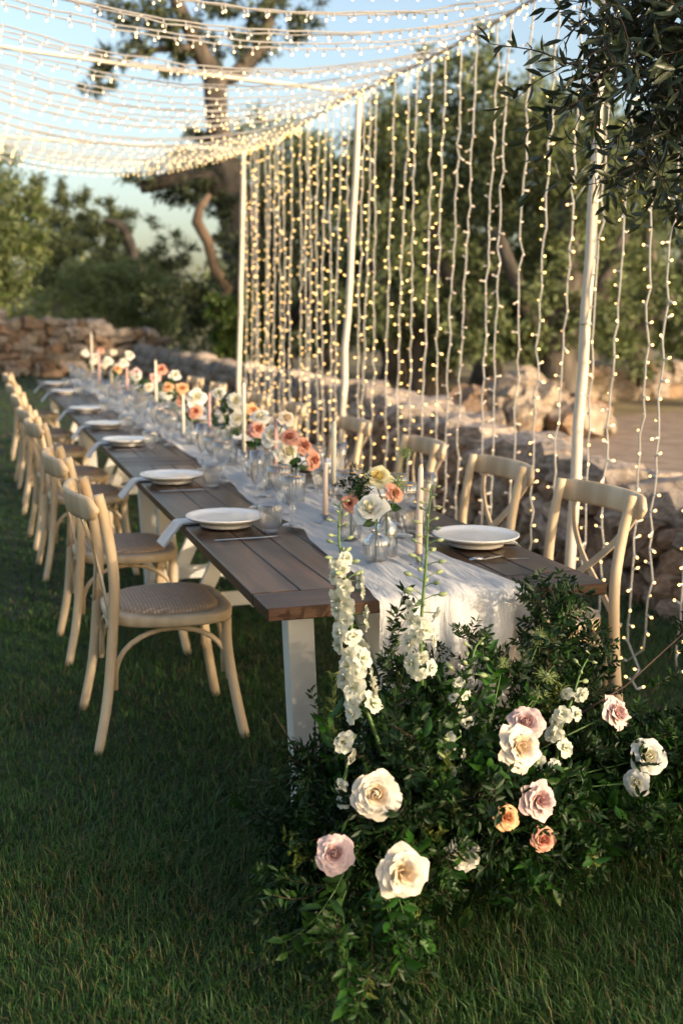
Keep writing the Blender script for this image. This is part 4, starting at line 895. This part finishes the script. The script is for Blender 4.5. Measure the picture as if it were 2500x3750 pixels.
def spray(seed, kind):
    rr = random.Random(seed); m = MB(); pts = [Vector((0, 0, 0))]; d = Vector((0, 0, 1)); Ln = {'pin': .20, 'broad': .20, 'fine': .22}[kind]*rr.uniform(.85, 1.15); n = 9; bend = Vector((rr.uniform(-1, 1), rr.uniform(-1, 1), 0))*.10
    for i in range(n): d = (d+bend+Vector((rr.gauss(0, .08), rr.gauss(0, .08), 0))).normalized(); pts.append(pts[-1]+d*Ln/n)
    m.tube(pts, [.0016-.001*i/n for i in range(n+1)], 4, 0, cap=False)
    def leafs(P, D, L, W, curl, ci):
        V, F = hi_leaf(np.array(P), norm(np.array(D)), np.array(L), np.array(W), curl=curl); m.add(V.tolist(), F.tolist(), ci)
    P = []; D = []; L = []; W = []
    if kind == 'pin':      # compound leaves off the twig
        for i in range(1, n+1):
            for _ in range(2):
                a = rr.random()*6.28; ax = (d*.55+Vector((math.cos(a), math.sin(a), .25))).normalized(); b = pts[i]; pl = rr.uniform(.045, .075); sd_ = ax.cross(Vector((rr.gauss(0, 1), rr.gauss(0, 1), rr.gauss(0, 1)))).normalized()
                m.tube([b, b+ax*pl], .0006, 3, 0, cap=False)
                for k in range(4):
                    q = b+ax*pl*(.3+.23*k)
                    for s in (-1, 1): P.append(q); D.append(ax*.5+sd_*s*.85); L.append(rr.uniform(.022, .034)); W.append(rr.uniform(.009, .0125))
                P.append(b+ax*pl); D.append(ax); L.append(.03); W.append(.011)
    elif kind == 'fine':
        for i in range(1, n+1):
            for _ in range(4): a = rr.random()*6.28; P.append(pts[i]-d*rr.random()*Ln/n); D.append(d*.6+Vector((math.cos(a), math.sin(a), .1))); L.append(rr.uniform(.022, .042)); W.append(rr.uniform(.009, .013))
    else:
        for i in range(1, n+1):
            for _ in range(2): a = i*2.4+_*3.14+rr.gauss(0, .4); P.append(pts[i]); D.append(d*.5+Vector((math.cos(a), math.sin(a), .1))); L.append(rr.uniform(.034, .056)); W.append(rr.uniform(.019, .030))
    leafs([list(p) for p in P], [list(x) for x in D], L, W, .12 if kind != 'broad' else .2, 1); return m
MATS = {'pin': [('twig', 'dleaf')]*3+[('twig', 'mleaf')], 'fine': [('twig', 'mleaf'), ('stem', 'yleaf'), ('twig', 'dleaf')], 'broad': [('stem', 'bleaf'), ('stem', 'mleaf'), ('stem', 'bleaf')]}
SPR = {}
for kd, ct in (('pin', 8), ('fine', 6), ('broad', 6)):
    SPR[kd] = [spray(s*3+len(kd), kd) for s in range(ct)]
SPM = {kd: [m.mesh('leafy_branch', [M[a] for a in MATS[kd][i % len(MATS[kd])]]) for i, m in enumerate(l)] for kd, l in SPR.items()}
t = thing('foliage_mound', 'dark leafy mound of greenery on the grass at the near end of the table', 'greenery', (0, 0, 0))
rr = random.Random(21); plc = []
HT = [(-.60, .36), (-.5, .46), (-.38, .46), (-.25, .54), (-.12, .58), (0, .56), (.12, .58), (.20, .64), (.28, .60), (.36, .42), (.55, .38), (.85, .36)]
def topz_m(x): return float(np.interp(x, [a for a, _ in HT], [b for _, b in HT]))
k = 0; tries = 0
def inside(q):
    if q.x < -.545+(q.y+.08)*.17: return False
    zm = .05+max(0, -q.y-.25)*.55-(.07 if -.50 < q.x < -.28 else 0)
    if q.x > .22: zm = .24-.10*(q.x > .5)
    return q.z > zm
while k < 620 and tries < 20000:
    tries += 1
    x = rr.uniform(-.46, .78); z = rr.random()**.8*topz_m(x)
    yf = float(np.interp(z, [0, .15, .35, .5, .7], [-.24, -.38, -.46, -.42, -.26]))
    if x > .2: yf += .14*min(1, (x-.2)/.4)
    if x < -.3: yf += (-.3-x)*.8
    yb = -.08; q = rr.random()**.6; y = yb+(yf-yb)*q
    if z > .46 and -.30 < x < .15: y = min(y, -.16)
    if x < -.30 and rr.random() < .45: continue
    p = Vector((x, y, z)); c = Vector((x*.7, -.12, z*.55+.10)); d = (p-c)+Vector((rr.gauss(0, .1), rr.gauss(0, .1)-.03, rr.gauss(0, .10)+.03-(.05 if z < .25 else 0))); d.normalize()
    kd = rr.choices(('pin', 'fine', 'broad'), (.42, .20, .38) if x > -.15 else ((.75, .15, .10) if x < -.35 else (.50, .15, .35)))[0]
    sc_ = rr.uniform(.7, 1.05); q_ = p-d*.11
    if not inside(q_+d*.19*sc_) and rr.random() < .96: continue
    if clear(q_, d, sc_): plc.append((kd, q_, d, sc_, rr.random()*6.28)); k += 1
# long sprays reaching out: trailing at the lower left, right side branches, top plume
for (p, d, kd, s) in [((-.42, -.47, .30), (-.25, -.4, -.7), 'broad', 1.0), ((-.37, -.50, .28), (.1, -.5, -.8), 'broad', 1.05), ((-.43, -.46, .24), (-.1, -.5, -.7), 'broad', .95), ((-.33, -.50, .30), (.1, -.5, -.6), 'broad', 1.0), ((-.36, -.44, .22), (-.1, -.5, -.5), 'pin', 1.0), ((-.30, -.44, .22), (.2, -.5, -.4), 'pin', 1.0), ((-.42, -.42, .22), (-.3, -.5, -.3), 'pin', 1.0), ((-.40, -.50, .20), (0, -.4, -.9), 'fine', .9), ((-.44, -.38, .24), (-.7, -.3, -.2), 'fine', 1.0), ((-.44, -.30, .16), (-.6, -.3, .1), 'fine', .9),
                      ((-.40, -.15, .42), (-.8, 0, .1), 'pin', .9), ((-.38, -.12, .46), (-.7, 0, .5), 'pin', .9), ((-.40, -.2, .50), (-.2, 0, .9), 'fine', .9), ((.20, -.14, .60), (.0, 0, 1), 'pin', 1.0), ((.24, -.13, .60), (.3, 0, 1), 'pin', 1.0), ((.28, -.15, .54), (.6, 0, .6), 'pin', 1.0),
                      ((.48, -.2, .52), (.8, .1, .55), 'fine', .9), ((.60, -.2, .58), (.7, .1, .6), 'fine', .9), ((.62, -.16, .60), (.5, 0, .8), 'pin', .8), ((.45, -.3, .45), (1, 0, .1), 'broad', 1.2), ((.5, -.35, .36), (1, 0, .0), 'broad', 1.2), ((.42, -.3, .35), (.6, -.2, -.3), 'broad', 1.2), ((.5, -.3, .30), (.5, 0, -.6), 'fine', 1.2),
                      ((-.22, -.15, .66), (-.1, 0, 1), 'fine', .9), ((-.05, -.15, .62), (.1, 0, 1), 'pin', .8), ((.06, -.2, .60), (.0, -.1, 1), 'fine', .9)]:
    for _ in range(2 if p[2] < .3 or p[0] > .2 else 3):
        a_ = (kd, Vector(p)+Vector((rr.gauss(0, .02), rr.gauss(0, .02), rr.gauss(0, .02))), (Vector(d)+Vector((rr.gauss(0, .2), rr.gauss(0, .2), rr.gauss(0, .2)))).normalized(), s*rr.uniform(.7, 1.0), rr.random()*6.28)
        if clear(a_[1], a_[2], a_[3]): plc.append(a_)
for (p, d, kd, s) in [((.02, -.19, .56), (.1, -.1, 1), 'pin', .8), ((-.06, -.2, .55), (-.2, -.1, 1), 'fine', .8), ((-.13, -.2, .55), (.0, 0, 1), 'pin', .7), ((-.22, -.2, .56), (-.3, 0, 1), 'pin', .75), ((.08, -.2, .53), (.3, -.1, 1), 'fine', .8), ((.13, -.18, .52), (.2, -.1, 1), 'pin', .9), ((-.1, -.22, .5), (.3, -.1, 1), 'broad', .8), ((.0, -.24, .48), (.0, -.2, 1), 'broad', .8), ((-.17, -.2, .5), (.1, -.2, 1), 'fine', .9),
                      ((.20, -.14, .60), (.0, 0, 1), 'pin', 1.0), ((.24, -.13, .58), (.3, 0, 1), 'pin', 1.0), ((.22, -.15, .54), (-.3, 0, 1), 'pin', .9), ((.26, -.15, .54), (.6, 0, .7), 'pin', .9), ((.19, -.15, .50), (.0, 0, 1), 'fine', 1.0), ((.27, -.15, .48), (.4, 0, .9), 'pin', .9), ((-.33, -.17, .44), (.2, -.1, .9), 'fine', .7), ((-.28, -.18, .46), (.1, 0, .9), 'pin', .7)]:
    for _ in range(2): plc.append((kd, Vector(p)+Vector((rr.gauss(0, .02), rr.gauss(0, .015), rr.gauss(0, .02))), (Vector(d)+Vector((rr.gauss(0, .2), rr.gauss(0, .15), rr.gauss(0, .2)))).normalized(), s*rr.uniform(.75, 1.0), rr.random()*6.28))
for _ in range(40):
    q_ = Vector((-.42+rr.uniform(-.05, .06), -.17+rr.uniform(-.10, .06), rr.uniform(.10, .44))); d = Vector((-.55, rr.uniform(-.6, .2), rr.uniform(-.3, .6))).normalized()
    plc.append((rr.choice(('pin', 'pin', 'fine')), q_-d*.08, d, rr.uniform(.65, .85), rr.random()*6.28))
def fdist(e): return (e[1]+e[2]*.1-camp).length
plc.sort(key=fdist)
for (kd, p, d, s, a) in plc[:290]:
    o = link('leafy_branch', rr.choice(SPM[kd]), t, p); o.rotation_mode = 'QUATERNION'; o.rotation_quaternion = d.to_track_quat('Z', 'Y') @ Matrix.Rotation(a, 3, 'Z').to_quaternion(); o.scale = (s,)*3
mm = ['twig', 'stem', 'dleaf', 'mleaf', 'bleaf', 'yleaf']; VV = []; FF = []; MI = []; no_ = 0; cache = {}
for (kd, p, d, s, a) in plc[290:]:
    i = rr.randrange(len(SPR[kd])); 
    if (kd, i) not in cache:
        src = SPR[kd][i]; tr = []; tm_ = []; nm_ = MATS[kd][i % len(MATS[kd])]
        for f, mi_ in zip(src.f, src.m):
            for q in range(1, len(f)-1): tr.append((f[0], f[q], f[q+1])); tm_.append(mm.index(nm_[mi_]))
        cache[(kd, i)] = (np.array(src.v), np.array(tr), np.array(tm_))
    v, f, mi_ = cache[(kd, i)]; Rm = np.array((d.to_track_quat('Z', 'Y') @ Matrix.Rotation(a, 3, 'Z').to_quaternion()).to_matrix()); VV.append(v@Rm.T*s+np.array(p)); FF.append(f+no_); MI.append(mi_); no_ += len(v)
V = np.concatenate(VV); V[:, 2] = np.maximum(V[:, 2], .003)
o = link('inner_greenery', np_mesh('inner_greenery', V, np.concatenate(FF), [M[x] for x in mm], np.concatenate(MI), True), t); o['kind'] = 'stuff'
# woody twigs arching out of the mound
for pts in [[(.1, -.2, .35), (.25, -.22, .48), (.40, -.22, .55), (.62, -.18, .68)], [(-.2, -.2, .4), (-.35, -.18, .47), (-.45, -.16, .46), (-.50, -.15, .55)], [(-.1, -.2, .4), (.0, -.18, .55), (.1, -.16, .66)], [(.1, -.2, .4), (.2, -.16, .6), (.25, -.14, .72)]]:
    m = MB(); m.tube(pts, [.004, .0034, .0026, .0014][:len(pts)], 6); m.build('woody_twig', M['twig'], t)

# ------------------------------------------------------------------ vases and table flowers
def vase_mesh(kind):
    m = MB()
    if kind == 0: m.lathe([(.0001, .002), (.024, 0), (.027, .004), (.034, .03), (.037, .055), (.035, .072), (.022, .085), (.016, .090), (.016, .096), (.021, .100), (.020, .1005), (.015, .096), (.015, .090), (.021, .083), (.033, .071), (.035, .055), (.025, .008), (.0001, .006)], 96, ribs=24, amp=.035, rz=(.01, .075))
    elif kind == 1: m.lathe([(.0001, .002), (.032, 0), (.034, .004), (.034, .075), (.028, .095), (.015, .108), (.013, .118), (.0135, .135), (.018, .14), (.017, .1405), (.012, .135), (.012, .11), (.026, .093), (.032, .074), (.032, .006), (.0001, .005)], 40)
    else: m.lathe([(.0001, .002), (.028, 0), (.030, .004), (.033, .05), (.036, .11), (.040, .112), (.0395, .113), (.035, .11), (.031, .05), (.0275, .006), (.0001, .005)], 96, ribs=24, amp=.04, rz=(.01, .10))
    w_ = MB(); rw = (.0335, .0315, .031)[kind]; hw = (.062, .06, .055)[kind]; w_.lathe([(.0001, .008), (rw*.72 if kind == 0 else rw*.95, .008), (rw, hw), (.0001, hw)], 32)
    return m.mesh('vase_glass', M['glass']), w_.mesh('water', M['water'])
VM = [vase_mesh(k) for k in range(3)]
VD = ['round ribbed bud vase', 'clear shouldered bottle vase', 'straight ribbed vase']
def vase(x, y, kind, where):
    t = thing('bud_vase', VD[kind]+' '+where, 'vase', (x, y, .771), random.random()*6, 'glass bud vases'); link('vase_glass', VM[kind][0], t); link('water', VM[kind][1], t); return (x, y, .785)
BL = {}
def bloom(col, var):
    if (col, var) not in BL: BL[(col, var)] = bloom_mesh('garden' if var == 2 else 'spiral', 20 if var < 2 else 24, var+1).mesh('bloom', [P_[col], P_[col+'in']])
    return BL[(col, var)]
lm = MB(); 
V_, F_ = hi_leaf(np.zeros((1, 3)), np.array([[1., 0, 0]]), .045, .026); LEAF1 = np_mesh('leaf', V_, F_, [M['mleaf']], smooth=True)
def tflower(p, Rr, col, label, base, face, var=0, leaves=2):
    t = thing('cut_rose', label, 'rose', p, group='cut roses in bud vases'); o = link('bloom', bloom(col, var), t); o.rotation_mode = 'QUATERNION'; face = (Vector(face).normalized()*.75+TC(p)*.55).normalized(); Rr *= 1.22; q = face.to_track_quat('Z', 'Y') @ Matrix.Rotation(random.random()*6, 3, 'Z').to_quaternion(); o.rotation_quaternion = q; o.scale = (Rr,)*3
    c = link('calyx', SEP, t); c.rotation_mode = 'QUATERNION'; c.rotation_quaternion = q; c.scale = (Rr,)*3
    b = Vector(base)-Vector(p); a = Vector(face).normalized()*(-.1*Rr); nk = Vector((0, 0, .10+random.random()*.02)); m = MB(); pts = [a, a-Vector(face).normalized()*Rr*.8, b+nk*1.0, b]; m.tube(pts, .0023, 6); m.build('stem', M['stem'], t)
    for _ in range(leaves):
        f = random.uniform(.3, .7); s = pts[1].lerp(pts[2], f); o = link('leaf', LEAF1, t, s, (random.uniform(-.5, .5), random.uniform(-.4, .6), random.random()*6.28))
zs = (0, -.0, 1)
v1 = vase(-.07, .333, 0, 'at the very front under the white rose'); v2 = vase(-.002, .43, 1, 'just behind the front bud vase'); v3 = vase(-.045, .62, 2, 'under the coral rose left of the yellow rose')
tflower((.03, .589, .972), .040, 'yellow', 'pale yellow rose standing highest in the front table cluster', v2, (-.1, -.25, 1), 0)
tflower((-.05, .431, .905), .046, 'white', 'open white rose leaning over the front bud vase', v1, (-.55, -.15, 1), 1)
tflower((-.06, .59, .901), .026, 'coral', 'small coral carnation-like rose left of the white rose', v3, (-.5, -.6, .6), 2)
tflower((.035, .48, .945), .028, 'coral', 'peach-coral rose tucked under the yellow rose', v2, (.6, -.5, .5), 0)
def posy(p, n, seed, label, base, kds=('pin', 'fine')):
    rr = random.Random(seed); t = thing('greenery_sprig', label, 'greenery', base, group='greenery sprigs in the bud vases'); b = Vector(p)-Vector(base)
    m = MB(); m.tube([(0, 0, 0), b*.6, b], .0018, 5); m.build('stem', M['stem'], t)
    for _ in range(n):
        o = link('leafy_branch', rr.choice(SPM[rr.choice(kds)]), t, b-Vector((0, 0, .03)), (rr.uniform(-1, 1), rr.uniform(-1, 1), rr.random()*6)); s = rr.uniform(.3, .55); o.scale = (s,)*3
posy((-.01, .594, .935), 4, 1, 'dark leafy sprig behind the white rose', v3, ('pin',))
v = vase(.0, 1.37, 1, 'holding the coral rose spray'); v4 = vase(-.01, 1.72, 2, 'under the large white table rose'); v5 = vase(.0, 2.0, 0, 'under the pink roses')
for p, Rr, col, lb, b, f, var in [((0, 1.458, 1.007), .034, 'coral', 'coral rose at the top left of the spray behind the candles', v, (-.3, -.3, .8), 0), ((.0, 1.286, .995), .033, 'coral', 'coral rose in the middle of the spray behind the candles', v, (.5, -.3, .6), 0), ((0, 1.177, .96), .033, 'coral', 'lowest red-tipped coral rose leaning over the pink candle', v, (.7, -.3, .1), 1),
                                  ((0, 1.69, .988), .046, 'white', 'large white rose left of the coral spray', v4, (-.4, -.4, .9), 1), ((.0, 1.50, .946), .046, 'white', 'white rose hanging under the coral spray', v4, (.3, -.7, .5), 0), ((0, 1.957, .988), .036, 'pink', 'pink garden rose left of the large white rose', v5, (.1, -.6, .8), 2), ((.0, 2.02, .975), .026, 'coral', 'small salmon bud rose beside the pink garden rose', v5, (-.5, -.5, .7), 0),
                                  ((0, 1.9, 1.045), .038, 'white', 'flat white rose behind the pink garden rose', v5, (-.2, -.1, 1), 1), ((.03, 1.62, 1.065), .034, 'cream', 'cream rose highest behind the large white rose', v4, (.4, -.3, .8), 0)]: tflower(p, Rr, col, lb, b, f, var)
v6 = vase(.02, 2.55, 2, 'holding the leafy posy'); v7 = vase(.0, 3.42, 0, 'under the round white and coral roses')
for p, Rr, col, lb, b, f, var in [((.02, 2.443, 1.072), .040, 'white', 'upper white rose in the leafy posy', v6, (0, -.5, .8), 2), ((.02, 2.401, 1.0), .036, 'white', 'lower white rose in the leafy posy', v6, (.1, -.8, .3), 0), ((.04, 2.2, 1.05), .032, 'peach', 'peach rose right of the leafy posy', v6, (.6, -.3, .7), 0), ((.02, 2.8, 1.085), .034, 'white', 'white rose behind the leafy posy', v6, (-.1, -.3, 1), 0),
                                  ((.02, 3.384, 1.02), .052, 'white', 'big round white rose on the second table', v7, (0, -.4, 1), 2), ((.02, 3.40, .95), .036, 'coral', 'coral rose under the big round white rose', v7, (-.2, -.8, .3), 2)]: tflower(p, Rr, col, lb, b, f, var)
posy((.02, 2.7, 1.03), 8, 5, 'bushy green posy foliage left of the white roses', v6, ('fine', 'broad')); posy((.0, 2.72, .95), 6, 6, 'lower trailing foliage of the leafy posy', v6, ('fine', 'broad'))
far_spots = [(3.75, ['peach', 'white'], 'just past the round white rose'), (4.2, ['peach', 'coral', 'white'], 'in the middle of the second table'), (4.85, ['pink', 'white', 'coral'], 'beside the far ivory candle'), (5.3, ['white', 'cream'], 'past the far ivory candle'), (5.75, ['mauve', 'white'], 'at the end of the second table'), (6.4, ['white', 'cream', 'white'], 'at the start of the last table'), (6.95, ['white', 'peach'], 'by the short blush candle'), (7.55, ['white', 'white', 'cream'], 'left of the slim pink candle'), (8.4, ['white', 'cream', 'coral'], 'in front of the very tall candle'), (9.1, ['white', 'white'], 'at the far end of the last table')]
for k, (y, cols, wh) in enumerate(far_spots):
    vb = vase(random.uniform(-.03, .06), y, k % 3, wh)
    for i, c in enumerate(cols):
        z = [1.04, .96, 1.10][i]+random.uniform(-.02, .02)+(.05 if y > 6 else 0); x = vb[0]+[-.03, .05, .03][i]; tflower((x, y+[-.05, -.08, .06][i], z), random.uniform(.030, .040), c, '%s rose standing %s %s' % ({'white': 'white', 'peach': 'peach', 'coral': 'coral', 'pink': 'pink', 'cream': 'cream', 'mauve': 'blush'}[c], ['above', 'low', 'tall'][i]+' in the vase', wh), vb, (random.uniform(-.3, .3), -.5, .8), i % 3, 1)
    posy((vb[0]+.03, y-.02, 1.0), 6, 30+k, 'green leaves in the vase '+wh, vb, ('fine', 'broad'))
